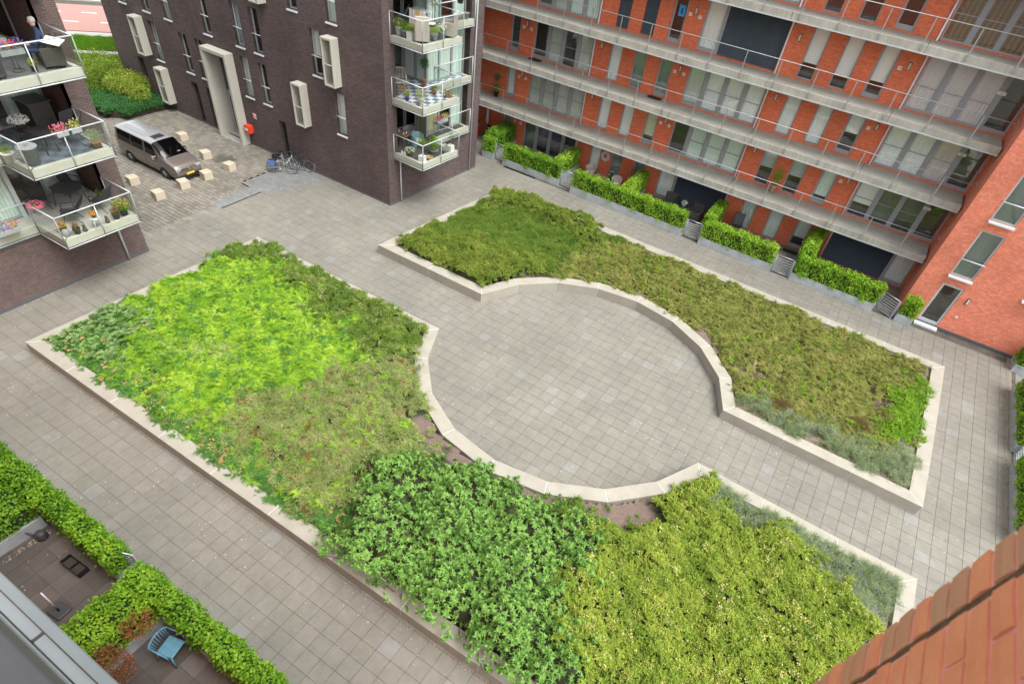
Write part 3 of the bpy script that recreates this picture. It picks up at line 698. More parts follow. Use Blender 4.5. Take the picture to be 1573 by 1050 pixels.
stuff(cover('dark_feathery_ground_cover', S1, ['feather'], 16, 'feather', 'darkfeather_leaf', .6, 1.1, -.01))  # dark sprigs for darker green zones; also stand in for shaded gaps between plants
stuff(cover('lavender_blossom', S1, ['lavender1', 'bushB', 'soilB', 'soilC'], 4, 'flower', 'flower_violet', .5, .9, .12))
stuff(cover('lavender_blossom', S2, ['lavender2'], 3, 'flower', 'flower_violet', .4, .7, .1))
stuff(cover('pale_blossom', S1, ['mound', 'heath'], .5, 'flower', 'flower_white', .3, .5, .04))
stuff(cover('heath_ground_cover', S1, ['heath'], 6, 'heath', 'red_leaf', .6, 1.2, -.01))
stuff(cover('dry_leaf_litter', S1, ['spurge', 'darkfeather'], 3, 'spurge', 'dry_leaf', .4, .8, .06))
stuff(cover('spirea_ground_cover', S1, ['spirea', 'bushA'], 115, 'small', 'spirea_leaf', .7, 1.15))
stuff(cover('heath_ground_cover', S1, ['heath'], 92, 'heath', 'heath_leaf', .9, 1.5))
stuff(cover('spirea_ground_cover', S1, ['bushB'], 120, 'small', 'mound_leaf', .9, 1.3))
stuff(cover('lavender_ground_cover', S1, ['lavender1'], 110, 'lavender', 'lavender_leaf', .8, 1.3, -.08))
stuff(cover('weeds', S1, ['soilA', 'soilB', 'soilC'], 14, 'small', 'fresh_leaf', .4, .9))
stuff(cover('dry_twigs', S1, ['soilA', 'soilB', 'soilC'], 20, 'twig', 'brown_grass', .3, .6))
stuff(cover('spirea_ground_cover', S2, ['spireaB'], 110, 'small', 'shrub_leaf', .75, 1.15))
stuff(cover('olive_ground_cover', S2, ['olive'], 92, 'heath', 'spirea_leaf', .9, 1.4))
stuff(cover('lime_ground_cover', S2, ['lime'], 105, 'small', 'shrub_leaf', .75, 1.2))
stuff(cover('creeping_ground_cover', S2, ['creeper'], 78, 'feather', 'creeper_leaf', .6, 1.0, -.02, .5))
stuff(cover('lavender_ground_cover', S2, ['lavender2'], 110, 'lavender', 'lavender_leaf', .8, 1.3, -.08))
stuff(cover('fresh_ground_cover', S2, ['fresh'], 100, 'small', 'fresh_leaf', .9, 1.3))
stuff(cover('weeds', S2, ['soilD', 'soilE'], 20, 'heath', 'brown_grass', .5, .9))
stuff(cover('weeds', S2, ['creeper'], 1.2, 'small', 'fresh_leaf', .8, 1.5, .03))

# the mounded flowering shrub and the big broad leaved shrub are things
ms = thing('mounded_shrub', 'wide yellow green mound with tan flower heads in the bed corner nearest the brick pier', 'shrub', (-4.6, -8.4, .36))
p, n = S1(['mound'], 165, True); p[:, 2] -= .03; stuff(scatter('foliage', p, n, 'small', 'mound_leaf', .6, 1.05, .55, parent=ms))
p, n = S1(['mound'], 4, True); p[:, 2] += .07; stuff(scatter('flower_head', p, n, 'flower', 'flower_tan', .9, 1.7, parent=ms))
bs = thing('broad_leaved_shrub', 'dense dark green shrub with large glossy leaves spilling over the bed wall', 'shrub', (-12, -11, .36))
p, n = S1(['broad'], 120, True)
keep = RNG.random(len(p)) < 1-.35*np.clip(np.sin(p[:, 0]*3.1+p[:, 1]*1.7)*np.sin(p[:, 1]*3.7-p[:, 0])-.35, 0, 1)*2; p, n = p[keep], n[keep]
P_, D_, N__, L_, W_ = [], [], [], [], []
for q, nn in zip(p, norm(n*np.array([.8, .8, 1])+rand_unit(len(n))*.35)):
    u = np.cross(nn, rand_unit(1)[0]); u /= np.linalg.norm(u); w = np.cross(nn, u); z0 = RNG.uniform(-.22, .06); k0 = RNG.integers(9, 13)
    for k in range(k0):
        a = 2*PI*k/k0*2.4; up = .25+1.0*(k/k0)
        P_.append(q+nn*(z0+.04*k/k0)); D_.append(u*math.cos(a)+w*math.sin(a)+nn*up); N__.append(nn); L_.append(RNG.uniform(.08, .13)*(1.1-.35*k/k0)); W_.append(RNG.uniform(.038, .055))
leaf_obj('foliage', bs, np.array(P_), norm(np.array(D_)), np.array(N__), np.array(L_), np.array(W_), 'broad_leaf', .18, .25)
br = MB()
for q in p[::9]:
    b0 = (-12+(q[0]+12)*.82, -11.2+(q[1]+11.2)*.8, .35); br.path([b0, ((b0[0]+q[0])/2+RNG.uniform(-.1, .1), (b0[1]+q[1])/2, q[2]*.6+.1), (q[0], q[1], q[2]-.12)], .012, 5)
br.build('branch', 'bark', bs)
for (x, y, r, lb) in ((-5.6, 1.95, .42, 'tuft of brown grass at the west end of the lavender strip'), (-2.75, 2.85, .55, 'larger tuft of brown grass between lavender and bright green patch')):
    t = thing('grass_tuft', lb, 'grass tuft', (x, y, .36), 'brown grass tufts in the northern bed')
    a = RNG.uniform(0, 2*PI, 60); rr = r*np.sqrt(RNG.random(60)); q = np.stack([x+rr*np.cos(a), y+rr*np.sin(a), .42+.22*(1-(rr/r)**2)], 1)
    stuff(scatter('blades', q, np.stack([np.cos(a)*rr/r, np.sin(a)*rr/r, np.ones(60)], 1), 'grass', 'brown_grass', .8, 1.3, .2, parent=t))
# fallen leaves and petals on the paving along the bed
n = 420; x = RNG.uniform(-29, -8, n); P = np.stack([x, -13.46-RNG.random(n)**2.2*1.6, np.full(n, .012)], 1)
P = np.concatenate([P, np.stack([RNG.uniform(-27, -10, 50), RNG.uniform(-16.2, -13.5, 50), np.full(50, .012)], 1), np.stack([RNG.uniform(-28, 2, 90), RNG.uniform(10.3, 12.6, 90), np.full(90, .012)], 1)])
m = len(P); D = rand_unit(m); D[:, 2] *= .15; L = RNG.uniform(.02, .06, m)
stuff(leaf_obj('fallen_leaves', None, P, norm(D), np.tile([0, 0, 1.], (m, 1))+rand_unit(m)*.2, L, L*.6, 'dry_leaf', .1))

# ------------------------------------------------------------------ buildings: walls with openings, window units
def wall(name, parent, org, ang, x0, x1, z0, z1, holes, mat, depth=.18, **props):
    """outer skin in the local plane y=0, x to the right seen from outside, y inwards; reveals round every opening"""
    xs = sorted({x0, x1, *[min(max(h[0], x0), x1) for h in holes], *[min(max(h[1], x0), x1) for h in holes]})
    zs = sorted({z0, z1, *[min(max(h[2], z0), z1) for h in holes], *[min(max(h[3], z0), z1) for h in holes]})
    m = MB(org, ang)
    for a, b in zip(xs, xs[1:]):
        for c, d in zip(zs, zs[1:]):
            cx, cz = (a+b)/2, (c+d)/2
            if any(h[0] < cx < h[1] and h[2] < cz < h[3] for h in holes): continue
            m.face([(a, 0, c), (b, 0, c), (b, 0, d), (a, 0, d)])
    for a, b, c, d in holes:
        m.face([(a, 0, c), (a, 0, d), (a, depth, d), (a, depth, c)]); m.face([(b, 0, d), (b, 0, c), (b, depth, c), (b, depth, d)])
        m.face([(a, 0, d), (b, 0, d), (b, depth, d), (a, depth, d)]); m.face([(b, 0, c), (a, 0, c), (a, depth, c), (b, depth, c)])
    return m.build(name, mat, parent, **props)

def cloth_panel(w, h, mat, name='curtain', wave=.022, pitch=.12, parent=None, x=0, y=0, z=0, org=(0, 0, 0), ang=0):
    m = MB((0, 0, 0), 0); n = max(6, int(w/pitch)*4)
    V = []
    c, s = math.cos(ang), math.sin(ang)
    for zz in (z, z+h):
        for i in range(n+1):
            xx = x+w*i/n; yy = y+wave*math.sin(i*PI/2*1.0+.3*math.sin(i))
            V.append((xx, yy, zz))
    F = [(i, i+1, n+2+i, n+1+i) for i in range(n)]
    k = m._add(V)
    for f in F: m.f.append(f); m.smooth.append(True); m.mi.append(0)
    return m, name, mat
WIN = {}
def window_unit(w, h, cover, colr='curtain_white', frac=1.0, bars=(), frame='grey_frame', rail=None, fw=.06, door=False, sill=False, guard=False):
    """prototype at the origin: x centred 0..w, y inwards, z 0..h ; a frame with pane, curtain, handle as its own pieces"""
    key = (round(w, 2), round(h, 2), cover, colr, frac, bars, frame, rail, fw, door, sill, guard)
    if key in WIN: return WIN[key]
    m = MB(); d0, d1 = .0, .07
    fb = fw*2.2 if door else fw
    m.box(0, fw, d0, d1, 0, h).box(w-fw, w, d0, d1, 0, h).box(fw, w-fw, d0, d1, 0, fb).box(fw, w-fw, d0, d1, h-fw, h)
    for b in bars: m.box(fw, w-fw, d0+.01, d1-.01, b-.015, b+.015)
    f = m.build('door' if door else 'window', frame)
    p = MB().box(fw, w-fw, .028, .036, fb, h-fw).build('pane', 'window_glass'); p.parent = f
    if cover in ('curtain', 'blind'):
        hh = (h-fw-fb)*frac
        mm, _, _ = cloth_panel(w-2*fw, hh, colr, x=fw, y=.085, z=h-fw-hh, wave=.02 if cover == 'curtain' else .0)
        c = mm.build('curtain' if cover == 'curtain' else 'blind', colr); c.parent = f
    if cover == 'shutter':
        hh = h*frac; s_ = MB(); k = int(hh/.055)
        for i in range(k): z = h-(i+1)*.055; s_.face([(0.0, -.02, z), (w, -.02, z), (w, -.055, z+.012), (0.0, -.055, z+.012)]); s_.face([(0.0, -.055, z+.012), (w, -.055, z+.012), (w, -.02, z+.055), (0.0, -.02, z+.055)])
        c = s_.build('shutter', colr); c.parent = f
    if door:
        hd = MB(); hd.tube((w-fw*.6, -.0, 1.05), (w-fw*.6, -.05, 1.05), .012).tube((w-fw*.6, -.05, 1.05), (w-fw*.6-.11, -.05, 1.05), .01); c = hd.build('handle', 'steel_rail'); c.parent = f
    if sill:
        c = MB().box(-.03, w+.03, -.24, .0, -.05, -.012).box(-.03, w+.03, -.255, -.24, -.085, -.012).build('sill', 'white_sill'); c.parent = f
    if guard:
        c = MB().box(.0, w, -.17, -.158, .05, .86).build('guard_glass', 'railing_glass'); c.parent = f
        c = MB().tube((-.0, -.165, .88), (w, -.165, .88), .022).build('guard_rail', 'white_sill'); c.parent = f
    WIN[key] = f; f.hide_render = False; col.objects.unlink(f)
    for ch in f.children: col.objects.unlink(ch)
    return f
def clone(o, parent, loc, rz):
    c = o.copy(); col.objects.link(c); c.parent = parent; c.location = loc; c.rotation_euler = (0, 0, rz)
    for ch in o.children:
        d = ch.copy(); col.objects.link(d); d.parent = c; d.location = (0, 0, 0)
    return c
def put_window(parent, org, ang, x, z, w, h, cover, depth=.1, **kw):
    f = window_unit(w, h, cover, **kw); p = ORG.get(parent.name, (0, 0, 0)); c, s = math.cos(ang), math.sin(ang)
    X = org[0]+x*c-depth*s; Y = org[1]+x*s+depth*c
    return clone(f, parent, (X-p[0], Y-p[1], org[2]+z-p[2]), ang)

# ---------------------------------------------- the orange brick building with access galleries
YF = 16.55
rb = thing('apartment_building', 'long orange red brick apartment block with concrete access galleries and grey window frames', 'building', (-13, YF, 0))
FL = [0.0, 2.74, 5.45, 8.12, 10.97, 13.75]
W0, G1, G2, G3 = (-28.85, -28.17), (-27.15, -23.25), (-17.38, -13.15), (-6.9, -2.5)
N = [(-22.15, -21.42), (-20.65, -19.9), (-19.12, -18.36), (-12.05, -11.25), (-10.45, -9.65), (-8.86, -8.05)]
holes = []
for fz in FL[:-1]:
    for a, b in [W0, G1, G2, G3]+N: holes.append((a, b, fz+.03, fz+2.42))
wall('wall', rb, (0, YF, 0), 0, -36, -2.42, -.02, 16.5, holes, 'orange_brick', .16)
C, B, S_, O = 'curtain', 'blind', 'shutter', 'none'
# per storey: what hangs in each opening
NARROW = {
 0: [(S_, 'navy_shutter', 0, 1), (B, 'blind_white', 1.0, 0), (B, 'blind_grey', 1.0, 0), (B, 'blind_grey', 1.0, 1), (C, 'curtain_mint', 1.0, 0), (C, 'curtain_mint', 1.0, 0), (C, 'curtain_mint', .8, 1)],
 1: [(B, 'blind_white', 1.0, 1), (B, 'blind_white', 1.0, 0), (B, 'blind_white', 1.0, 0), (B, 'blind_yellow', .86, 1), (B, 'blind_blue', .62, 0), (B, 'blind_blue', .62, 0), (C, 'curtain_mint', .9, 1)],
 2: [(O, '', 1, 1), (B, 'blind_white', 1.0, 0), (B, 'blind_grey', 1.0, 0), (B, 'blind_grey', 1.0, 1), (C, 'curtain_white', 1.0, 0), (C, 'curtain_white', 1.0, 0), (B, 'blind_white', .62, 1)],
 3: [(O, '', 1, 1), (S_, 'slate_shutter', 1.0, 0), (S_, 'slate_shutter', 1.0, 0), (O, '', 1, 1), (B, 'blind_white', .72, 0), (B, 'blind_white', .8, 0), (B, 'blind_white', .76, 1)],
 4: [(O, '', 1, 1), (B, 'blind_grey', 1.0, 0), (O, '', 1, 0), (O, '', 1, 1), (C, 'curtain_mint', .5, 0), (C, 'curtain_mint', .6, 0), (C, 'curtain_white', .5, 1)]}
for f in range(5):
    for (a, b), (cv, cl, fr, dr) in zip([W0]+N, NARROW[f]):
        if cv == S_ and fr == 0: cv = O
        put_window(rb, (0, YF, FL[f]), 0, a, .03, b-a, 2.39, cv, .08, colr=cl or 'x', frac=fr, door=bool(dr), fw=.06 if not dr else .09)
WIDE = {  # (kind, colour) for the bays of the wide glazed openings; D = door bay
 (0, 'G1'): [(B, 'blind_green', 1, 0), (B, 'blind_navy', .85, 0), (B, 'blind_navy', .85, 0), (O, '', 1, 0)],
 (0, 'G2'): [(C, 'curtain_white', 1, 1), (S_, 'navy_shutter', 1, 3)], (0, 'G3'): [(S_, 'navy_shutter', 1, 3), (C, 'curtain_white', 1, 1)],
 (1, 'G1'): [(C, 'curtain_leafy', 1, 0), (C, 'curtain_leafy', 1, 0), (C, 'curtain_leafy', 1, 0), (C, 'curtain_leafy', 1, 0)],
 (1, 'G2'): [(O, '', 1, 1), (B, 'curtain_mint', 1, 0), (B, 'curtain_mint', 1, 0), (B, 'curtain_mint', 1, 0)],
 (1, 'G3'): [(B, 'blind_white', .72, 0), (B, 'blind_green', .9, 0), (B, 'blind_green', .8, 0), (O, '', 1, 1)],
 (2, 'G1'): [(O, '', 1, 1), (C, 'curtain_leafy', 1, 0), (O, '', 1, 0), (C, 'curtain_leafy', 1, 0)],
 (2, 'G2'): [(C, 'curtain_leafy', 1, 1), (C, 'curtain_white', 1, 0), (C, 'curtain_white', 1, 0), (C, 'curtain_white', 1, 0)],
 (2, 'G3'): [(C, 'curtain_white', 1, 0), (C, 'curtain_white', 1, 0), (C, 'curtain_pink', 1, 0), (O, '', 1, 1)],
 (3, 'G1'): [(B, 'blind_white', .6, 1), (C, 'curtain_leafy', 1, 0), (C, 'curtain_mint', 1, 0), (C, 'curtain_mint', 1, 0)],
 (3, 'G2'): [(C, 'curtain_white', 1, 1), (S_, 'slate_shutter', 1, 3)],
 (3, 'G3'): [(C, 'curtain_pink', 1, 0), (C, 'curtain_pink', 1, 0), (C, 'curtain_pink', 1, 0), (O, '', 1, 1)],
 (4, 'G1'): [(B, 'blind_white', .6, 1), (C, 'curtain_leafy', 1, 0), (C, 'curtain_mint', 1, 0), (C, 'curtain_mint', 1, 0)],
 (4, 'G2'): [(C, 'curtain_white', 1, 0)]*4, (4, 'G3'): [(B, 'bamboo', 1, 0)]*4}
for (f, gname), bays in WIDE.items():
    a, b = {'G1': G1, 'G2': G2, 'G3': G3}[gname]; tot = sum(3 if q[3] == 3 else 1 for q in bays); bw = (b-a-.1*(len(bays)-1))/tot; x = a
    post = MB((0, YF, 0))
    for i, (cv, cl, fr, dr) in enumerate(bays):
        w = bw*(3 if dr == 3 else 1)
        put_window(rb, (0, YF, FL[f]), 0, x, .03, w, 2.39, cv, .05 if cv != S_ else .09, colr=cl or 'x', frac=fr, door=dr == 1, fw=.075, bars=() if cv in (S_,) else ((1.0,) if dr != 1 else ()))
        x += w
        if i < len(bays)-1: post.box(x, x+.1, .02, .16, FL[f]+.03, FL[f]+2.42); x += .1
    post.build('window_post', 'grey_frame', rb)
dp = MB()
for x in (-23.17, -13.07, -6.98): dp = MB(); dp.tube((x, YF-.07, 0), (x, YF-.07, 16), .04, 10); dp.build('downpipe', 'white_sill', rb)
MB().box(-36, 9, YF+.95, YF+9, 0, 16.4).build('inner_wall', 'interior', rb)
fl = MB()
for z in FL: fl.box(-36, -2.45, YF+.17, YF+.95, z-.25, z)
fl.build('floor_slab', 'interior', rb)
MB().box(-36.1, 9.1, YF-.05, YF+9.1, 16.5, 16.7).build('roof', 'plinth_grey', rb)
# projecting stair block at the right
BY = 13.72
bh = [(1.04+.0, 2.0, .05, 2.32)]
for z in (2.81, 5.62, 8.36, 11.1): bh.append((1.02, 2.02, z, z+2.3)); bh.append((4.2, 5.2, z, z+2.3))
wall('stair_block_wall', rb, (-2.42, BY, 0), 0, 0, 11.5, .12, 16.5, bh, 'coral_brick', .12)
wall('stair_block_side', rb, (-2.42, YF, 0), -PI/2, 0, YF-BY, .0, 16.5, [], 'coral_brick')
MB().box(-2.425, 9, BY-.012, BY+.05, -.02, .125).build('plinth', 'plinth_grey', rb)
MB().box(-2.3, 9, BY+1.3, YF+1, 0, 16.4).build('stairwell_wall', 'interior', rb)
put_window(rb, (-2.42, BY, 0), 0, 1.04, .07, .96, 2.24, O, .05, colr='x', door=True, fw=.10, frame='pale_frame')
MB().box(-1.45, -.36, BY-.32, BY-.02, -.02, .07).build('doorstep', 'white_sill', rb)
for z in (2.81, 5.62, 8.36, 11.1):
    for x in (1.02, 4.2): put_window(rb, (-2.42, BY, 0), 0, x, z, 1.0, 2.3, B, .05, colr='blind_green', bars=(), frame='pale_frame', sill=True, guard=True, fw=.07)  # blind added here; its dark tone stands in for reflections on bare glass
# galleries
for f in range(1, 6):
    z = FL[f]-.02
    x0, x1 = -36, -2.5
    gal = MB(); cuts = [x0, -27.2, -23.1, -17.35, -13.0, -7.2, x1]
    for a, b in zip(cuts, cuts[1:]):
        gal.box(a+.008, b-.008, 14.95, YF-.002, z-.30, z-.015)         # deck
    gm = gal.build('gallery_deck', 'gallery_concrete', rb, bevel=.01)
    ge = MB()
    for a, b in zip(cuts, cuts[1:]): ge.box(a+.008, b-.008, 14.80, 14.948, z-.30, z+.012)
    ge.build('gallery_edge', 'edge_concrete', gm, bevel=.01)
    MB().box(x0, x1, 14.775, 14.797, z-.335, z-.285).build('drip_edge', 'pale_frame', gm)
    px = [-31.3, -29.6, -27.9, -26.2, -24.5, -22.8, -21.1, -19.4, -17.72, -16.04, -14.34, -12.63, -10.91, -9.15, -7.4, -5.62, -3.81]
    for x in px:
        p_ = MB(); p_.box(x-.022, x+.022, 14.76, 14.772, z-.2, z+.98); p_.box(x-.05, x+.05, 14.772, 14.80, z-.20, z-.06); p_.build('railing_post', 'steel_rail', gm)
    hr = MB(); hr.tube((x0, 14.765, z+1.0), (x1, 14.765, z+1.0), .017); hr.tube((x1, 14.765, z+1.0), (x1, YF-.05, z+1.0), .015); hr.build('handrail', 'steel_rail', gm)
    if f < 5:
        MB().box(x1-.35, x1-.1, 15.1, 15.35, z-.014, z-.006).build('drain_grate', 'galvanised', gm)
def wall_lamp(x, z, y=YF, rz=0):
    m = MB((x, y, z)); m.box(-.06, .06, -.05, -.002, -.16, .16).build('lamp_back', 'dark_frame', rb); m = MB((x, y, z)); m.box(-.04, .04, -.085, -.051, -.13, .13).build('lamp_glass', 'cream_cushion', rb, bevel=.01)
for f in range(1, 5):
    for x in (-27.7, -22.7, -17.88, -12.55, -7.48): wall_lamp(x, FL[f]+1.66)
for x in (-26+.0, -17.9, -7.5): wall_lamp(x if x != -26 else -27.7, 1.8)
wall_lamp(0, 1.84, BY)
MB((0.03, BY, .94)).box(-.05, .05, -.02, -.001, -.05, .05).build('doorbell', 'white_plastic', rb)
# number plates with house numbers
def text_obj(s, size, loc, rot, mat, parent, name='lettering', ext=.002, align='CENTER'):
    cu = bpy.data.curves.new(name, 'FONT'); cu.body = s; cu.size = size; cu.extrude = ext; cu.align_x = align; cu.align_y = 'CENTER'; cu.resolution_u = 2
    o = bpy.data.objects.new(name, cu); col.objects.link(o)
    dg = bpy.context.evaluated_depsgraph_get(); me = bpy.data.meshes.new_from_object(o.evaluated_get(dg)); bpy.data.objects.remove(o)
    me.materials.clear(); me.materials.append(mt[mat]); o = bpy.data.objects.new(name, me); col.objects.link(o)
    p = ORG.get(parent.name, (0, 0, 0)); o.parent = parent; o.location = tuple(loc[i]-p[i] for i in range(3)); o.rotation_euler = rot; return o
def plate(x, z, txt, y=YF, w=.17, h=.15, sz=.1):
    o = MB((x, y, z)).box(-w/2, w/2, -.022, -.002, -h/2, h/2).build('number_plate', 'white_plastic', rb)
    if txt: text_obj(txt, sz, (x, y-.025, z), (PI/2, 0, 0), 'dark_grey', o, 'house_number')
for f, (l_, r_) in {1: ('41', '43'), 2: ('57', '59'), 3: ('73', '75')}.items():
    plate(-27.95, FL[f]+1.42, l_); plate(-27.43, FL[f]+1.42, r_); plate(-18.16, FL[f]+1.45, l_); plate(-17.63, FL[f]+1.43, r_); plate(-7.82, FL[f]+1.5, r_)
    plate(-3.54, FL[f]+1.55, {1: '1621', 2: '1637', 3: '1661'}[f], YF-.0, .34, .13, .09)
plate(-27.9, 1.5, ''); plate(-27.45, 1.45, ''); plate(-18.0, 1.75, ''); plate(-17.6, 1.7, ''); plate(-7.9, 1.8, '')
pz = FL[3]+1.5
po = MB((-18.66, YF+.06, pz)).box(-.17, .17, -.012, -.004, -.25, .25).build('poster', 'poster_blue', rb)
a_ = MB((-18.66, YF+.045, pz)); a_.prism([(-.05, 0), (.05, 0), (.05, .001), (-.05, .001)], -.15, .1).build('poster_figure', 'navy_shutter', po)

# ---------------------------------------------- the dark brown brick building
db = thing('apartment_building', 'dark brown brick apartment block with narrow windows, cream concrete window boxes and corner balconies', 'building', (-36, 4.21, 0))
DY = 4.21; DX0, DX1 = -50.5, -28.02
lv = {1: (2.86, 4.91), 2: (5.4, 7.46), 3: (8.0, 10.06), 4: (10.6, 12.6)}
dw = [(-46.25, 1), (-43.53, 1), (-42.18, 1), (-38.47, 1), (-37.05, 1), (-31.47, 1), (-48.5, 2), (-46.3, 2), (-44.4, 2), (-41.05, 2), (-38.46, 2), (-37.05, 2), (-32.78, 2),
      (-34.05, 3), (-31.5, 3), (-38.4, 3), (-41.0, 3), (-45.3, 3), (-36.9, 3)]
boxes = [(-47.33, 2.97, 5.0), (-46.2, .5, 2.5), (-34.08, 2.66, 4.78), (-31.53, 5.3, 7.45), (-36.2, 7.9, 10.0)]
doors = [(-48.42, .57, 0.0, 2.5), (-43.53, .64, 0, 2.31), (-42.12, .6, 0, 2.33), (-36.12, .62, 0, 2.2)]
holes = [(x-DX0, x-DX0+.68, *lv[l]) for x, l in dw]+[(x-DX0+.06, x-DX0+.6, a+.08, b-.1) for x, a, b in boxes]+[(x-DX0, x-DX0+w, a, b) for x, w, a, b in doors]+[(-40.9-DX0, -39.1-DX0, 0, 4.72)]
wall('wall', db, (DX0, DY, 0), 0, 0, DX1-DX0, .0, 16, holes, 'brown_brick', .22)
random.seed(3)
for x, l in dw:
    a, b = lv[l]; put_window(db, (DX0, DY, 0), 0, x-DX0, a, .68, b-a, *random.choice([('curtain',), ('curtain',), ('curtain',), ('curtain',), ('none',)]), depth=.2, colr=random.choice(['curtain_white', 'curtain_mint', 'blind_blue', 'curtain_white']), frac=random.choice([1.0, 1.0, .6]), frame='pale_frame', sill=True, guard=True, fw=.06)
for x, a, b in boxes:
    c = MB(); d = -.5; x1 = x+.68
    c.box(x-.0, x+.07, DY+d, DY+.2, a, b).box(x1-.07, x1, DY+d, DY+.2, a, b).box(x+.07, x1-.07, DY+d, DY+.2, a, a+.08).box(x+.07, x1-.07, DY+d, DY+.2, b-.09, b)
    cb = c.build('window_box', 'cream_concrete', db, bevel=.008)
    put_window(db, (DX0, DY, 0), 0, x-DX0+.07, a+.09, .54, b-a-.19, 'blind', depth=.1, colr='blind_white', frac=.5, frame='pale_frame', fw=.04)
    MB().tube((x+.07, DY-.42, a+.98), (x1-.07, DY-.42, a+.98), .02).build('guard_rail', 'white_sill', cb)
    MB().box(x+.07, x1-.07, DY-.425, DY-.415, a+.1, a+.96).build('guard_glass', 'railing_glass', cb)
for x, w, a, b in doors: put_window(db, (DX0, DY, 0), 0, x-DX0, a, w, b-a, 'none', depth=.2, colr='x', frame='dark_frame', fw=.07)
pt = MB(); x0, x1, zt = -41.0, -38.97, 4.88
pt.box(x0, x0+.16, DY-.55, DY+.5, -.02, zt).box(x1-.16, x1, DY-.55, DY+.5, -.02, zt).box(x0+.16, x1-.16, DY-.55, DY+.5, zt-.18, zt)
pt.build('portal', 'cream_concrete', db, bevel=.01)
MB().box(x0+.16, x1-.16, DY-.5, DY+.4, -.02, .02).build('doorstep', 'kerb', db)
put_window(db, (0, DY, 0), 0, x0+.17, 2.45, x1-x0-.34, zt-.18-2.46, 'none', depth=.38, colr='x', frame='grey_frame', fw=.08)
ed = MB(); ed.box(x0+.17, x1-.17, DY+.38, DY+.44, .02, 2.44); e = ed.build('entrance_door', 'grey_frame', db)
MB().box(x0+.45, x0+1.0, DY+.372, DY+.379, .3, 2.2).build('door_glass', 'dark_frame', e)
MB().tube((x0+1.1, DY+.33, .9), (x0+1.1, DY+.33, 1.3), .015).build('handle', 'steel_rail', e)
for k in range(6): text_obj(random.choice(['1 - 9', '11 - 19', '21 - 29', '31 - 39']), .11, (x1-.55, DY+.376, 1.75-k*.14), (PI/2, 0, 0), 'white_plastic', e, 'lettering')
MB().box(DX0, DX1, DY-.014, DY-.002, -.02, .10).build('plinth', 'plinth_grey', db)
MB().box(-50.3, -30.9, DY+.85, 20, 0, 15.9).build('inner_wall', 'interior', db)
EA = math.atan2(7.43, .45)   # east face runs slightly off the grid
EO = (DX1, DY, 0)
LV = [(2.5, 2.78), (5.17, 5.45), (7.86, 8.13), (10.5, 10.78), (13.2, 13.5)]
wall('east_wall', db, EO, EA, 0, 7.44, 0, 16, [(.72, 6.35, 2.62, 16)], 'brown_brick', .3)
MB(EO, EA).box(0, 7.44, -.014, -.002, -.02, .10).build('plinth', 'plinth_grey', db)
for s_ in (.82, 6.75): MB(EO, EA).tube((s_, -.06, 0), (s_, -.06, 2.5 if s_ < 1 else 16), .045, 10).build('downpipe', 'pale_frame', db)
wall('loggia_side', db, (EO[0]+.72*math.cos(EA), EO[1]+.72*math.sin(EA), 0), EA+PI/2, 0, 2.2, 2.5, 16, [], 'brown_brick')
MB(EO, EA).box(6.35, 6.7, .02, 1.8, 2.6, 16).build('loggia_pier', 'brown_brick', db)
def glazing(parent, a, b, z0, z1, bays, fr='grey_frame'):
    """storey high glazing between two plan points, seen from the right hand side of a->b"""
    dx, dy = b[0]-a[0], b[1]-a[1]; L = math.hypot(dx, dy); ang = math.atan2(dy, dx); w = L/len(bays)
    for i, (cv, cl, f) in enumerate(bays): put_window(parent, (a[0], a[1], 0), ang, i*w, z0, w-.004, z1-z0, cv, .0, colr=cl or 'x', frac=f, frame=fr, fw=.055)
def loc2(s, d):
    c, q = math.cos(EA), math.sin(EA); return (EO[0]+s*c-d*q, EO[1]+s*q+d*c)
cg = [[('none', '', 1), ('curtain', 'curtain_cream', 1)], [('curtain', 'curtain_white', 1), ('curtain', 'curtain_mint', 1)], [('none', '', 1), ('curtain', 'curtain_mint', 1)], [('curtain', 'curtain_mint', 1)]*2]
cg2 = [[('curtain', 'curtain_cream', 1), ('none', '', 1), ('curtain', 'curtain_mint', 1)], [('curtain', 'curtain_mint', 1)]*3, [('curtain', 'curtain_mint', 1), ('blind', 'blind_grey', .6), ('curtain', 'curtain_mint', 1)], [('curtain', 'curtain_mint', 1)]*3]
for i, (za, zb) in enumerate(LV[:-1]):
    zt = LV[i+1][0]
    glazing(db, loc2(.74, 1.95), loc2(3.3, 1.95), zb+.02, zt, [('none', '', 1), ('blind', 'blind_grey', .3)])
    glazing(db, loc2(3.32, 1.95), loc2(3.32, .38), zb+.02, zt, cg[i])
    glazing(db, loc2(3.36, .36), loc2(6.33, .36), zb+.02, zt, cg2[i])
    MB(EO, EA).box(3.27, 3.39, .30, .42, zb, zt).build('corner_post', 'grey_frame', db)
    MB(EO, EA).box(3.5, 6.3, 1.2, 1.25, zb, zt).build('inner_wall', 'interior_warm', db)
    MB(EO, EA).box(.3, 3.4, 2.6, 2.7, zb, zt).build('inner_wall', 'interior_warm', db)
deck = ['dark_deck', 'check_deck', 'deck_grey', 'deck_grey', 'deck_grey']
OUT = [(-27.97, 4.64), (-26.03, 4.57), (-25.87, 7.4), (-27.58, 7.42), (-27.4, 10.55)]
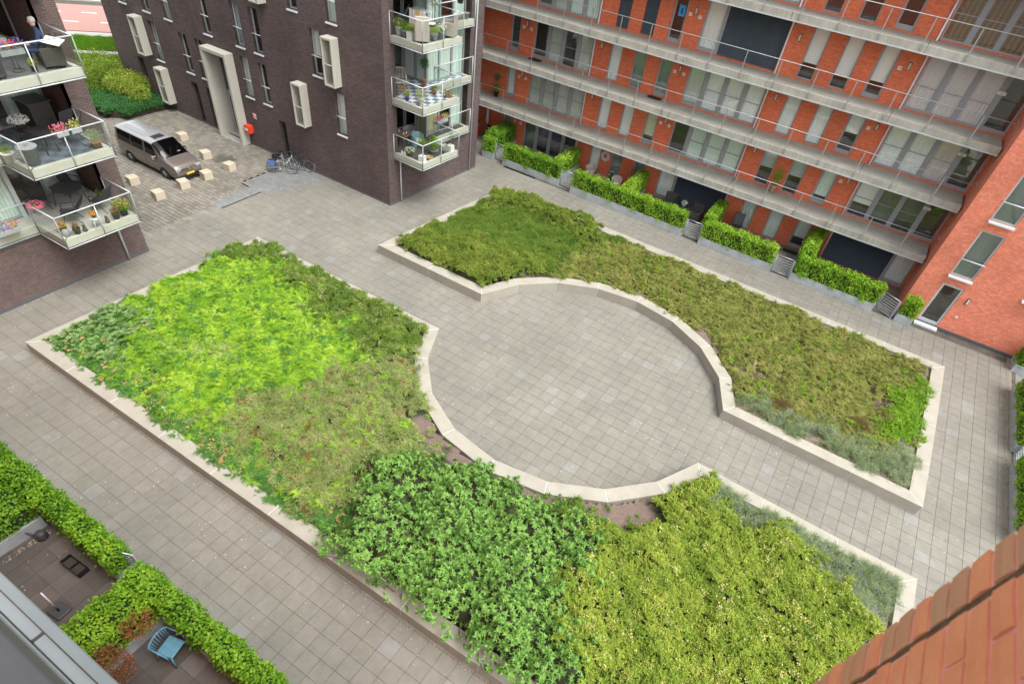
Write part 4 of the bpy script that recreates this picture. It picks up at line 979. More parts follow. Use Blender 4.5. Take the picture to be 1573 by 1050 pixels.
def balustrade(parent, pts, z0, z1, closed=False):
    """glass panels in a light steel frame from slab underside to handrail"""
    r = MB(); gl = MB()
    for a, b in zip(pts, pts[1:]):
        r.tube((*a, z1), (*b, z1), .024, 6); r.tube((*a, z0), (*b, z0), .022, 6)
        L = math.hypot(b[0]-a[0], b[1]-a[1]); k = max(1, round(L/1.7))
        for i in range(k+1):
            t = i/k; p = (a[0]+(b[0]-a[0])*t, a[1]+(b[1]-a[1])*t); r.tube((*p, z0), (*p, z1), .02 if 0 < i < k else .024, 6)
        dx, dy = (b[0]-a[0])/L, (b[1]-a[1])/L; n = (dy*.006, -dx*.006)
        gl.prism([(a[0]+n[0], a[1]+n[1]), (b[0]+n[0], b[1]+n[1]), (b[0]-n[0], b[1]-n[1]), (a[0]-n[0], a[1]-n[1])], z0+.02, z1-.03)
    f = r.build('balustrade', 'pale_frame', parent); gl.build('glass_panel', 'railing_glass', f); return f
def slab_lip(parent, pts, z0, z1, w=.16):
    """upstand running along the open edge of a balcony"""
    m = MB()
    for a, b in zip(pts, pts[1:]):
        L = math.hypot(b[0]-a[0], b[1]-a[1]); dx, dy = (b[0]-a[0])/L, (b[1]-a[1])/L; nx, ny = -dy, dx
        m.prism([(a[0]+nx*.04, a[1]+ny*.04), (b[0]+nx*.04-dx*.0, b[1]+ny*.04), (b[0]+nx*(w+.04)-dx*w, b[1]+ny*(w+.04)-dy*w), (a[0]+nx*(w+.04)+dx*w, a[1]+ny*(w+.04)+dy*w)], z0, z1)
    return m.build('balcony_edge', 'balcony_concrete', parent, bevel=.006)
for i, (za, zb) in enumerate(LV):
    poly = [(-28.0, 4.98), (-27.93, 4.7), (-26.09, 4.63), (-25.94, 7.34), (-27.64, 7.36), (-27.46, 10.5), loc2(6.33, .3), loc2(6.33, 1.9), loc2(.74, 2.0)]
    o = MB(); o.prism(poly, za+.03, zb); sl_ = o.build('balcony_slab', 'balcony_concrete', db)
    MB().prism([(x+(-27.5-x)*.02-.06, y+(7-y)*.04) for x, y in poly], zb+.001, zb+.006).build('deck_covering', deck[i], sl_)
    slab_lip(db, OUT, za+.03, zb+.03); balustrade(db, OUT, za, zb+.98)
wall('north_wall', db, (-27.57, 11.64, 0), PI, 0, 23, 0, 16, [], 'brown_brick')
wall('west_wall', db, (DX0, 11.64, 0), -PI/2, 0, 7.43, 0, 16, [], 'brown_brick')
MB().box(-50.7, -28.05, 4.0, 11.9, 16.0, 16.2).build('roof', 'plinth_grey', db)  # unseen cap over the walls, added to block light from above

# ---------------------------------------------- the plum brick building on the left with glass fronted balconies
pb = thing('apartment_building', 'plum brick apartment block with white edged glass balconies beside the parked van', 'building', (-33, -12, 0))
BX = -32.95
wall('wall', pb, (BX, -40, 0), PI/2, 0, 33.34, 0, 16, [(0, 32.58, 2.45, 16)], 'plum_brick', .3)
wall('north_wall', pb, (BX, -6.66, 0), PI, 0, 18, 0, 16, [], 'plum_brick')
MB().box(BX+.002, BX+.014, -40, -6.65, -.02, .16).build('plinth', 'plinth_grey', pb)
MB().box(BX-.3, BX+.05, -40, -10.45, 2.36, 2.5).build('lintel', 'plinth_grey', pb)
wall('loggia_side', pb, (BX-2.3, -7.42, 0), 0, 0, 2.3, 2.4, 16, [], 'plum_brick')
MB().tube((BX+.06, -7.62, 0), (BX+.06, -7.62, 2.5), .05, 10).build('downpipe', 'pale_frame', pb)
MB().box(-50, -36, -40, -6.9, 0, 16).build('inner_wall', 'interior_warm', pb)
MB().box(-50.2, BX+.1, -40, -6.6, 16, 16.2).build('roof', 'plinth_grey', pb)
LB = [(2.5, 2.78), (5.2, 5.48), (7.92, 8.2), (10.62, 10.9), (13.3, 13.6)]
BO = [(BX+.12, -30), (BX+.12, -10.4), (-31.1, -10.36), (-31.1, -7.42), (BX+.0, -7.44)]
bd = ['pale_deck', 'slate_deck', 'deck_grey', 'deck_grey', 'deck_grey']
for i, (za, zb) in enumerate(LB):
    o = MB().prism([(-36, -30), (BX+.05, -30), (BX+.05, -10.3), (-31.18, -10.28), (-31.18, -7.5), (-36, -7.5)], za+.03, zb).build('balcony_slab', 'balcony_concrete', pb)
    MB().prism([(-34.9, -30), (BX-.1, -30), (BX-.1, -10.2), (-31.3, -10.18), (-31.3, -7.6), (-34.9, -7.6)], zb+.001, zb+.006).build('deck_covering', bd[i], o)
    slab_lip(pb, BO, za+.03, zb+.04); balustrade(pb, BO, za, zb+.98)
    if i == 4: break
    zt = LB[i+1][0]
    glazing(pb, (-34.85, -10.2), (-34.85, -7.43), zb+.05, zt, [[('none', '', 1), ('curtain', 'curtain_mint', 1)], [('none', '', 1), ('curtain', 'curtain_mint', 1)], [('curtain', 'curtain_mint', 1), ('none', '', 1)], [('none', '', 1)]*2][i])
    glazing(pb, (-33.8, -10.25), (-34.85, -10.25), zb+.05, zt, [('none', '', 1)])
    glazing(pb, (-33.8, -17.1), (-33.8, -10.3), zb+.05, zt, [('curtain', 'curtain_mint', 1)]*5)
    MB().box(-33.86, -33.72, -10.36, -10.22, zb, zt).build('corner_post', 'pale_frame', pb)

# ---------------------------------------------- our own building: red brick pier right beside the camera, metal sill below
nb = thing('brick_pier', 'blurred red brick pier close to the camera with a dark open vertical joint', 'wall', (-6.6, -18.2, 0))
XW = -6.74
MB().box(XW+.012, XW+.6, -21, -17.712, -.02, 14.05).box(XW+.012, XW+.6, -21, -17.712, 15.9, 18).build('wall', 'orange_brick', nb)
MB().box(XW+.006, XW+.58, -17.792, -17.712, 14.05, 15.9).box(XW+.006, XW+.58, -20, -17.812, 14.05, 15.9).build('mortar', 'pink_mortar', nb)
MB().box(XW+.006, XW+.5, -17.811, -17.794, 14.05, 15.9).build('joint_shade_strip', 'joint_shade_brown', nb)  # dark strip fills the joint; its brown stands in for shade in the gap

stained('near_brick', (.8, .30, .14), (.64, .18, .08), (.82, .40, .22), scale=9, bump=.8)
stained('near_brick_pale', (.6, .29, .15), (.46, .33, .23), (.7, .26, .12), scale=12, bump=.8)
def brick_mesh(lx, ly, h, seed):
    r = np.random.default_rng(seed); m = MB(); n = 4
    P = {}
    for i in range(n+1):
        for j in range(3):
            y = ly*i/n; z = h*j/2; e = .0016*((i in (0, n))+(j in (0, 2)))
            P[i, j] = (-.0+e+r.uniform(-.0012, .0012), y+r.uniform(-.0015, .0015), z+r.uniform(-.0015, .0015))
    for i in range(n):
        for j in range(2): m.face([P[i, j], P[i, j+1], P[i+1, j+1], P[i+1, j]], True)
    for j in range(2):
        m.face([P[0, j], (lx, P[0, j][1], P[0, j][2]), (lx, P[0, j+1][1], P[0, j+1][2]), P[0, j+1]]); m.face([P[n, j+1], (lx, P[n, j+1][1], P[n, j+1][2]), (lx, P[n, j][1], P[n, j][2]), P[n, j]])
    for i in range(n):
        m.face([P[i, 2], (lx, P[i, 2][1], P[i, 2][2]), (lx, P[i+1, 2][1], P[i+1, 2][2]), P[i+1, 2]]); m.face([P[i+1, 0], (lx, P[i+1, 0][1], P[i+1, 0][2]), (lx, P[i, 0][1], P[i, 0][2]), P[i, 0]])
    return m
for r_ in range(29):
    z = 14.06+r_*.0635
    o = brick_mesh(.1, .097, .052, r_).build('brick', 'near_brick_pale' if r_ % 3 else 'near_brick'); o.parent = nb
    o.location = (6.6+XW+RNG.uniform(-.0015, .0015), 18.2-17.793+RNG.uniform(-.002, .002), z)
    o.rotation_euler = (RNG.uniform(-.01, .01), 0, RNG.uniform(-.012, .012))
    y = -17.812-.21+(.105 if r_ % 2 else 0)
    first = True
    while y > -18.6:
        w = .2
        if y+w > -17.812: w = -17.812-y
        o = brick_mesh(.1, w, .052, r_*7+abs(int(y*10))).build('brick', 'near_brick'); o.parent = nb; o.location = (6.6+XW+RNG.uniform(-.0015, .0015), y+18.2, z); o.rotation_euler = (RNG.uniform(-.006, .006), 0, RNG.uniform(-.006, .006))
        y -= .21
ws = thing('window_sill', 'pale grey metal window ledges of the building below the camera', 'window ledge', (-11, -18.9, 13))
MB().box(-20, -7.4, -18.785, -18.742, 13.28, 13.32).box(-20, -7.4, -18.742, -18.738, 13.24, 13.32).build('front_flange', 'ledge_grey', ws, bevel=.003)
MB().box(-20, -9.46, -18.84, -18.789, 13.27, 13.30).box(-9.44, -7.4, -18.84, -18.789, 13.27, 13.30).build('cover_strip', 'ledge_pale', ws, bevel=.003)
MB().box(-20, -7.4, -18.90, -18.845, 13.25, 13.31).build('inner_strip', 'ledge_grey', ws, bevel=.004)
MB().box(-20, -7.4, -19.4, -18.903, 13.2, 13.28).build('back_strip', 'ledge_grey', ws)
MB().box(-9.0, -7.5, -19.4, -18.772, 15.6, 15.7).build('near_sill', 'dark_sill_grey', ws, bevel=.01)  # dark grey is the sill's own colour
own = thing('apartment_building', 'red brick block with grey window frames behind the patios, seen from straight above', 'building', (-14, -18.9, 0))
MB().box(-40, -6.8, -25, -18.95, 0, 13.0).build('wall', 'orange_brick', own)
MB().box(-40, -6.8, -25, -18.8, 13.0, 13.18).build('roof_edge', 'ledge_grey', own)

# ------------------------------------------------------------------ hedges in metal troughs, gates
def hedge_box(parent, x0, x1, y0, y1, z0, z1, dens=620, size=.075, mat='hedge_leaf', top_w=.0):
    """leaf mass of a clipped hedge: leaves spread over and inside a softened box"""
    dx, dy, dz = x1-x0, y1-y0, z1-z0; area = 2*(dx+dy)*dz+dx*dy; n = int(area*dens)
    u = RNG.random((n, 3)); w = np.array([dy*dz, dy*dz, dx*dz, dx*dz, dx*dy*1.3]); f = RNG.choice(5, n, p=w/w.sum())
    P = np.array([x0, y0, z0])+u*np.array([dx, dy, dz]); Nn = np.zeros((n, 3))
    for k, (ax, v, s_) in enumerate(((0, x0, -1), (0, x1, 1), (1, y0, -1), (1, y1, 1), (2, z1, 1))): m = f == k; P[m, ax] = v; Nn[m, ax] = s_
    hump = .05*np.sin(P[:, 0]*4.3+P[:, 2]*3)+.045*np.sin(P[:, 1]*6+P[:, 0]*7.7)+.03*np.sin(P[:, 0]*13+P[:, 2]*11)
    P += Nn*(hump-.05-.13*RNG.random(n)**1.6+.075*(RNG.random(n) > .90))[:, None]
    # round the top edges
    c = np.array([(x0+x1)/2, (y0+y1)/2, z0]); q = (P-c)/np.array([dx/2+.01, dy/2+.01, dz]); over = np.clip(q[:, 2]-.8, 0, 1)*np.clip(np.maximum(np.abs(q[:, 0])**(dx*4), np.abs(q[:, 1])**2)-.2, 0, 1); P[:, 2] -= over*.5*dz*.6
    D = norm(Nn*.5+rand_unit(n)*.8+np.array([0, 0, -.15])); L = size*(.6+.7*RNG.random(n))
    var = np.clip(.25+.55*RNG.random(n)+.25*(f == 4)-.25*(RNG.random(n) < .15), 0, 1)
    return leaf_obj('foliage', parent, P, D, norm(Nn+rand_unit(n)*.6+np.array([0, 0, .3])), L, L*.8, mat, .15, .2, var)
def hedge(label, cat_grp, x0, x1, y0, y1, top, trough_h=.42, ty=None, wings=(), **kw):
    t = thing('hedge_planter', label, 'hedge', ((x0+x1)/2, y0, 0), cat_grp)
    def trough(a, b, c, d):
        m = MB(); w = .025
        m.box(a, b, c, c+w, 0, trough_h).box(a, b, d-w, d, 0, trough_h).box(a, a+w, c+w, d-w, 0, trough_h).box(b-w, b, c+w, d-w, 0, trough_h).box(a+w, b-w, c+w, d-w, .02, trough_h-.06)
        m.build('trough', 'trough_metal', t)
    trough(x0, x1, y0, y1); hedge_box(t, x0+.02, x1-.02, y0+.0, y1+.02, trough_h-.12, top, **kw)
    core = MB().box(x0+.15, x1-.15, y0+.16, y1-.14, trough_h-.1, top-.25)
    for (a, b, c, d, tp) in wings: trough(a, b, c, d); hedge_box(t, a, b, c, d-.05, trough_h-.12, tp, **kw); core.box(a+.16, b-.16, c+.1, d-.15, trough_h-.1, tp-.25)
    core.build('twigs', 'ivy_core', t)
    return t
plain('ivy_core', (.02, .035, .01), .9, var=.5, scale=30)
GR = 'clipped hedges in metal troughs before the red block'
HY0, HY1 = 12.95, 13.5
hedge('short clipped hedge nearest the dark brick building, in a grey trough with a side wing', GR, -28.2, -27.4, 13.3, 13.85, 1.3, wings=[(-28.4, -27.5, 13.9, 16.3, 1.45)])
hedge('long clipped hedge in front of the navy blinds, between the first two garden gates', GR, -26.55, -22.45, 13.2, 13.75, 1.35, wings=[(-23.25, -22.6, 13.8, 16.3, 1.4)])
hedge('long clipped hedge in front of the pale wicker chairs and the dark terrace shutter', GR, -21.5, -14.15, HY0+.05, HY1+.05, 1.35, wings=[(-18.45, -17.9, 13.6, 16.3, 1.5)])
hedge('clipped hedge with a side wing, right of the dark terrace furniture', GR, -13.1, -8.95, HY0-.05, HY1-.02, 1.38, wings=[(-13.35, -12.75, 13.55, 16.2, 1.5)])
hb_ = hedge('tall loose hedge before the navy shutter, with ivy climbing to the gallery', GR, -7.85, -3.5, HY0-.05, HY1, 1.4, wings=[(-7.9, -7.2, 13.5, 16.35, 1.7)], size=.09)
blob_leaves((-7.35, 16.3, 2.1), (.35, .2, .6), 500, .1, 'hedge_leaf', 'climbing_shoots', hb_, .8)
hedge('small square hedge bush beside the glazed stair door', GR, -2.4, -1.6, 12.9, 13.45, 1.35, size=.085)
GE = 'hedges along the east walkway'
hedge('short hedge in a grey trough at the foot of the coral brick block', GE, 3.05, 4.0, 12.45, 13.5, 1.2)
hedge('middle hedge on the east walkway above a worn grey trough', GE, 3.05, 3.75, 6.2, 10.7, 1.2)
hedge('lower hedge on the east walkway disappearing behind the blurred brick', GE, 3.05, 3.75, .8, 5.2, 1.2)
GP = 'hedges around the near patio'
nh1 = hedge('yellow green hedge beside the dark patio, left of the open gate', GP, -27.2, -19.2, -17.08, -16.5, 1.25, size=.085, dens=560)
nh2 = hedge('yellow green hedge right of the open gate, reaching over the blue chair', GP, -18.6, -13.2, -17.1, -16.5, 1.25, size=.085, dens=560, wings=[(-18.5, -17.3, -18.7, -17.1, 1.25)])
hb2 = hedge('hedge growing behind the grey trough wall at the far end of the patio', GP, -27.5, -22.5, -18.7, -17.15, 1.1, size=.085, dens=420)
ba = blob_leaves((-17.15, -17.6, 1.1), (.35, .42, .3), 500, .06, 'red_leaf', 'reddish_shrub', None, .5); tag(ba, 'small reddish leaved shrub between the patio hedge and the blue chair', 'shrub')
ba = blob_leaves((-16.9, -18.45, .9), (.65, .35, .45), 1300, .06, 'red_leaf', 'reddish_shrub', None, .5); tag(ba, 'larger reddish and green shrub beside the metal ledge', 'shrub')

def gate(label, x0, y0, x1, y1, grp='metal garden gates', h=1.02):
    a = math.atan2(y1-y0, x1-x0); L = math.hypot(x1-x0, y1-y0); t = thing('garden_gate', label, 'gate', (x0, y0, 0), grp)
    m = MB((x0, y0, 0), a); m.tube((0, 0, .08), (0, 0, h), .022, 6).tube((L, 0, .08), (L, 0, h), .022, 6).tube((0, 0, h), (L, 0, h), .022, 6).tube((0, 0, .1), (L, 0, .1), .022, 6); m.build('frame', 'galvanised', t)
    for k in range(6): MB((x0, y0, 0), a).box(.03, L-.03, -.012, .012, .2+k*.13, .235+k*.13).build('bar', 'galvanised', t)
    MB((x0, y0, 0), a).box(-.08, -.03, -.03, .03, 0, h).build('post', 'galvanised', t); MB((x0, y0, 0), a).box(L+.03, L+.08, -.03, .03, 0, h).build('post', 'galvanised', t)
    MB((x0, y0, 0), a).tube((L-.06, -.05, .9), (L-.06, .05, .9), .012, 6).build('latch', 'steel_rail', t)
    return t
gate('metal gate nearest the dark brick building', -27.35, 13.6, -26.6, 13.55)
gate('metal gate opening onto a paved strip beside the wicker chairs', -22.4, 13.4, -21.6, 13.35)
gate('metal gate with fallen leaves behind it beside the dark terrace furniture', -14.05, 13.15, -13.2, 13.15)
gate('metal gate in front of the black doormat', -8.85, 13.0, -7.95, 13.0)
gate('metal gate standing askew between tall hedge and stair door', -3.35, 13.35, -2.6, 12.95)
gate('open metal gate of the near patio seen from above', -19.75, -16.85, -19.05, -16.55)
gate('metal gate on the east walkway between two troughs', 3.25, 6.1, 3.25, 5.35)

# ------------------------------------------------------------------ parked van
van = thing('parked_van', 'taupe van with a silver roof parked on the paver court beside the concrete blocks', 'van', (-40.35, -.93, 0))
def vsec(x):
    """half width profile at x (0 rear .. 5.15 nose): list of (half_y, z) from sill to roof centre"""
    L = 5.15; t = x/L
    # roof / bonnet height along the van
    pts = [(0, 1.90), (.15, 1.96), (2.9, 1.97), (3.35, 1.92), (3.75, 1.68), (4.25, 1.24), (4.45, 1.17), (4.95, 1.02), (5.10, .9), (5.15, .6)]
    for (xa, za), (xb, zb) in zip(pts, pts[1:]):
        if xa <= x <= xb: H = za+(zb-za)*(x-xa)/(xb-xa); break
    wmax = .95-(.10*max(0, (x-4.3)/.85)**2+.03*max(0, (x-5.0)/.15))-.05*max(0, (.25-x)/.25)
    belt = min(1.08, H-.06); roofw = wmax*(.80 if x < 3.6 else .80+.08*min(1, (x-3.6)/.8))
    if H > 1.25:
        k = (H-belt); return [(wmax*.93, .28), (wmax*.985, .45), (wmax, .75), (wmax*.985, belt), (wmax-(wmax-roofw)*.45, belt+k*.5), (roofw+.02, H-.10), (roofw-.06, H-.02), (roofw*.5, H), (0, H+.012)]
    return [(wmax*.93, .28), (wmax*.985, .45), (wmax, min(.75, H-.1)), (wmax*.985, H-.09), (wmax*.94, H-.05), (wmax*.86, H-.02), (wmax*.7, H), (wmax*.4, H+.01), (0, H+.015)]
VX0 = -42.95; VY = -.93
def vp(x, i, side, off=0.0):
    s_ = vsec(x); j = int(min(i, 7.999)); f = i-j; y = s_[j][0]*(1-f)+s_[j+1][0]*f; z = s_[j][1]*(1-f)+s_[j+1][1]*f
    return (VX0+x, VY+side*(y+off), z)
vx = [0, .05, .15, .6, 1.2, 1.9, 2.4, 2.9, 3.2, 3.35, 3.55, 3.75, 4.0, 4.25, 4.45, 4.7, 4.95, 5.05, 5.12, 5.15]
m = MB(); mr = MB(); mw = MB()
for a, b in zip(vx, vx[1:]):
    for s_ in (-1, 1):
        for i in range(8):
            q = [vp(a, i, s_), vp(b, i, s_), vp(b, i+1, s_), vp(a, i+1, s_)]
            if s_ < 0: pass
            else: q = q[::-1]
            (mr if (i >= 5 and b <= 3.36) else mw if (i >= 5 and 3.34 <= a < 4.2) else m).face(q, True)
for x_, rv in ((0, True), (5.15, False)):
    q = [vp(x_, i, -1) for i in range(9)]+[vp(x_, i, 1) for i in range(7, -1, -1)]; m.face(q[::-1] if rv else q)
m.face([vp(0, 0, -1), vp(0, 0, 1), vp(5.15, 0, 1), vp(5.15, 0, -1)])
def weld(o):
    import bmesh
    b = bmesh.new(); b.from_mesh(o.data); bmesh.ops.remove_doubles(b, verts=b.verts, dist=.0008); bmesh.ops.recalc_face_normals(b, faces=b.faces); b.to_mesh(o.data); b.free(); return o
body = weld(m.build('body', 'taupe_paint', van)); roof = weld(mr.build('roof', 'silver_paint', van))
for k in range(-3, 4):
    if k: MB().box(VX0+.35, VX0+2.6, VY+k*.17-.02, VY+k*.17+.02, 1.972, 1.99).build('roof_rib', 'silver_paint', roof, bevel=.006)
MB().box(VX0+2.68, VX0+3.12, VY-.36, VY+.36, 1.965, 1.985).build('sunroof', 'black_plastic', roof, bevel=.01)
def vpatch(name, x0, x1, i0, i1, side, mat, off=.006, n=4, parent=van, slx=0.0):
    g_ = MB()
    lv_ = sorted({i0, i1, *[float(q) for q in range(math.ceil(i0), int(i1)+1) if i0 < q < i1]})
    for k in range(n):
        a = x0+(x1-x0)*k/n; b = x0+(x1-x0)*(k+1)/n
        for u, v in zip(lv_, lv_[1:]):
            fu, fv = (u-i0)/(i1-i0), (v-i0)/(i1-i0)
            q = [vp(a-slx*fu*k/n, u, side, off), vp(b-slx*fu*(k+1)/n, u, side, off), vp(b-slx*fv*(k+1)/n, v, side, off), vp(a-slx*fv*k/n, v, side, off)]
            g_.face(q if side < 0 else q[::-1], True)
    return g_.build(name, mat, parent)
for s_ in (-1, 1):
    vpatch('side_window', .25, 1.45, 3.25, 4.9, s_, 'car_glass'); vpatch('side_window', 1.5, 2.55, 3.25, 4.9, s_, 'car_glass'); vpatch('front_door_window', 2.72, 3.78, 3.25, 4.9, s_, 'car_glass', slx=.42)
    vpatch('door_seam', 2.62, 2.64, .6, 4.9, s_, 'black_plastic', .003, 1); vpatch('door_seam', 3.72, 3.735, .6, 3.0, s_, 'black_plastic', .003, 1); vpatch('door_seam', 1.46, 1.475, .6, 3.2, s_, 'black_plastic', .003, 1)
    vpatch('trim_line', .1, 3.9, 1.9, 1.98, s_, 'chrome', .006, 6)
    hx = MB(); c = vp(3.62, 3.1, s_); hx.box(c[0]-.08, c[0]+.1, min(c[1], c[1]+s_*.24), max(c[1], c[1]+s_*.24), c[2]-.02, c[2]+.2); hx.build('mirror', 'chrome', van, bevel=.04)
    MB().box(VX0+4.9, VX0+5.13, min(VY+s_*.5, VY+s_*.84), max(VY+s_*.5, VY+s_*.84), .74, .90).build('headlight', 'headlamp', van, bevel=.03)
    MB().cbox(VX0-.01, VY+s_*.82, 1.15, .03, .12, .5).build('tail_light', 'post_red', van)
    for wx in (1.0, 4.08):
        cy = VY+s_*.86
        w = MB(); w.tube((VX0+wx, cy-s_*.11, .33), (VX0+wx, cy+s_*.085, .33), .335, 24); tw = w.build('wheel', 'rubber', van)
        MB().tube((VX0+wx, cy+s_*.086, .33), (VX0+wx, cy+s_*.10, .33), .215, 20).build('rim', 'dark_grey', tw)
        for k in range(5): a = k*2*PI/5; MB().tube((VX0+wx, cy+s_*.104, .33), (VX0+wx+.19*math.cos(a), cy+s_*.104, .33+.19*math.sin(a)), .02, 5).build('spoke', 'galvanised', tw)
        ar = MB()
        ar.torus((VX0+wx, VY+s_*.925, .33), .37, .045, (0, 1, 0), 16, 6, 0, 2*PI); ar.build('wheel_arch', 'black_plastic', van)
def wsp(x, k): s_ = vsec(x); return (VX0+x+.012, VY+s_[5][0]*.97*k, s_[8][1]+.004-.06*abs(k)**2)
wd = weld(mw.build('windscreen', 'car_glass', van))
for k in (-.35, .25): p0 = wsp(4.2, k); p1 = wsp(3.85, k+.35); MB().tube((p0[0], p0[1], p0[2]+.02), (p1[0], p1[1], p1[2]+.02), .008, 5).build('wiper', 'black_plastic', wd)
pc = wsp(4.1, .5); MB().box(pc[0]-.12, pc[0]+.0, pc[1]-.16, pc[1]+.05, pc[2]+.012, pc[2]+.02).build('paper', 'white_plastic', wd)
MB().box(VX0+5.10, VX0+5.165, VY-.55, VY+.55, .70, .80).build('grille', 'black_plastic', van)
for z in (.715, .75, .785): MB().box(VX0+5.165, VX0+5.175, VY-.62, VY+.62, z-.006, z+.006).build('grille_bar', 'chrome', van)
MB().torus((VX0+5.175, VY, .755), .06, .01, (1, 0, 0), 16, 6).build('badge', 'chrome', van)
MB().box(VX0+5.08, VX0+5.185, VY-.80, VY+.80, .30, .47).build('bumper', 'black_plastic', van, bevel=.03)
pl_ = MB().box(VX0+5.186, VX0+5.196, VY-.26, VY+.26, .45, .56).build('number_plate', 'plate_yellow', van)
MB().box(VX0-.05, VX0+.02, VY-.85, VY+.85, .32, .55).build('bumper', 'black_plastic', van, bevel=.02)

van.location = (-42.2, -1.05, 0); van.scale = (.94, .86, .86)
for ch in van.children:
    ch.location = (-VX0+(-40.35), -VY+(-.93), 0)
# ------------------------------------------------------------------ concrete blocks on the parking court
BL = [(-38.96, -3.32, 'cream concrete block at the left rear side of the van'), (-36.8, -3.4, 'cream concrete block furthest towards the balcony building'), (-36.95, -1.85, 'cream concrete block just in front of the van number plate'),
      (-37.0, -.4, 'cream concrete block ahead of the van, second from the wet stain'), (-37.0, 1.1, 'cream concrete block right of the wet stain, nearest the bicycles'), (-39.05, 1.15, 'cream concrete block between the van and the wet stain'), (-41.85, 1.75, 'cream concrete block behind the van, almost hidden by its roof')]
b0 = None
for x, y, lb in BL:
    if b0 is None:
        m = MB(); h = .42; a, c = .25, .19
        V = [(-a, -a, 0), (a, -a, 0), (a, a, 0), (-a, a, 0), (-a+.01, -a-.0, h), (a-.0, -a+.02, h*.97), (a-.02, a-.0, h), (-a+.02, a-.01, h*.98)]
        for f in ((0, 3, 2, 1), (4, 5, 6, 7), (0, 1, 5, 4), (1, 2, 6, 5), (2, 3, 7, 6), (3, 0, 4, 7)): m.face([V[i] for i in f])
        o = m.build('concrete_block', 'block_concrete', bevel=.02); weld(o); b0 = o
    else: o = b0.copy(); col.objects.link(o)
    o.location = (x, y, 0); o.rotation_euler = (0, 0, RNG.uniform(-.25, .25)); tag(o, lb, 'block', 'concrete blocks on the parking court')

# ------------------------------------------------------------------ letter box, sign, bicycles
lb = thing('letter_box', 'red letter box on the dark brick wall beside the concrete portal', 'letter box', (-38.65, DY, .75))
MB().box(-38.85, -38.45, DY-.34, DY-.01, .78, 1.22).build('body', 'post_red', lb, bevel=.02); MB().box(-38.78, -38.52, DY-.352, DY-.342, .95, 1.12).build('label_panel', 'white_plastic', lb); MB().box(-38.80, -38.50, DY-.36, DY-.34, 1.15, 1.17).build('slot', 'black_plastic', lb)
sg = thing('wall_sign', 'small white and red sign on the dark brick wall above the letter box', 'sign', (-38.1, DY, 1.8)); MB().box(-38.22, -37.98, DY-.02, DY-.006, 1.68, 1.98).build('board', 'white_plastic', sg); MB().torus((-38.1, DY-.026, 1.86), .07, .014, (0, 1, 0), 16, 5).build('red_ring', 'post_red', sg); MB().box(-38.18, -38.02, DY-.027, DY-.022, 1.71, 1.75).build('red_bar', 'post_red', sg)
def bicycle(label, x, y, rz, fr, pannier):
    t = thing('bicycle', label, 'bicycle', (0, 0, 0), 'bicycles at the rack'); M_ = lambda: MB()
    for cx in (-.53, .53):
        w = M_().torus((cx, 0, .34), .325, .02, (0, 1, 0), 24, 6).build('tyre', 'rubber', t); sp = M_()
        for k in range(10): a = k*PI/5; sp.tube((cx, 0, .34), (cx+.31*math.cos(a), 0, .34+.31*math.sin(a)), .003, 4)
        sp.build('spokes', 'chrome', w); M_().torus((cx, 0, .34), .30, .01, (0, 1, 0), 24, 5).build('rim', 'galvanised', w); M_().torus((cx, 0, .34), .37, .012, (0, 1, 0), 14, 5, .3 if cx > 0 else -.2, 2.7).build('mudguard', 'galvanised', w)
    f = M_(); f.path([(-.53, 0, .34), (-.08, 0, .30), (.35, 0, .62), (.42, 0, .78)], .016).tube((-.08, 0, .30), (-.22, 0, .82), .016).tube((-.53, 0, .34), (-.2, 0, .72), .011).tube((.53, 0, .34), (.40, 0, .85), .014).tube((-.12, 0, .42), (.38, 0, .68), .016); f.build('frame', fr, t)
    M_().path([(.18, -.28, .98), (.3, -.2, 1.02), (.38, 0, 1.0), (.3, .2, 1.02), (.18, .28, .98)], .013).tube((.40, 0, .85), (.38, 0, 1.0), .014).build('handlebar', 'dark_grey', t)
    M_().box(-.36, -.1, -.08, .08, .88, .94).build('saddle', 'black_plastic', t, bevel=.03); M_().box(-.75, -.32, -.06, .06, .72, .735).build('carrier', 'dark_grey', t)
    if 'without' not in label:
        for s_ in (-1, 1): M_().box(-.72, -.36, min(s_*.08, s_*.22), max(s_*.08, s_*.22), .38, .70).build('pannier', pannier, t, bevel=.03)
    M_().torus((-.08, 0, .30), .09, .008, (0, 1, 0), 14, 5).tube((-.08, -.16, .22), (-.08, .16, .38), .01, 5).build('crank', 'chrome', t)
    M_().tube((-.15, .02, .28), (-.05, .2, .02), .01, 5).build('kick_stand', 'galvanised', t)
    t.location = (x, y, 0); t.rotation_euler = (math.radians(-6), 0, rz); return t
bicycle('bicycle with black panniers, nearer the dark door in the brown wall', -35.1, 3.4, math.radians(18), 'galvanised', 'black_plastic')
bicycle('bicycle without panniers leaning towards the brown wall', -34.35, 3.75, math.radians(25), 'dark_grey', 'black_plastic')
bicycle('bicycle with blue panniers parked in the ground rack', -34.75, 2.85, math.radians(35), 'steel_rail', 'pannier_blue')
br_ = thing('bicycle_rack', 'low metal bicycle rack on grey pavers by the brown wall', 'bicycle rack', (-34.3, 3.5, 0))
MB((-34.3, 3.5, 0), .5).box(-.5, .5, -.02, .02, .02, .05).box(-.5, .5, .35, .39, .02, .05).build('base_rail', 'galvanised', br_)
MB((-34.3, 3.5, 0), .5).path([(-.1, 0, .04), (-.1, 0, .45), (-.1, .37, .45), (-.1, .37, .04)], .015).build('hoop', 'galvanised', br_)

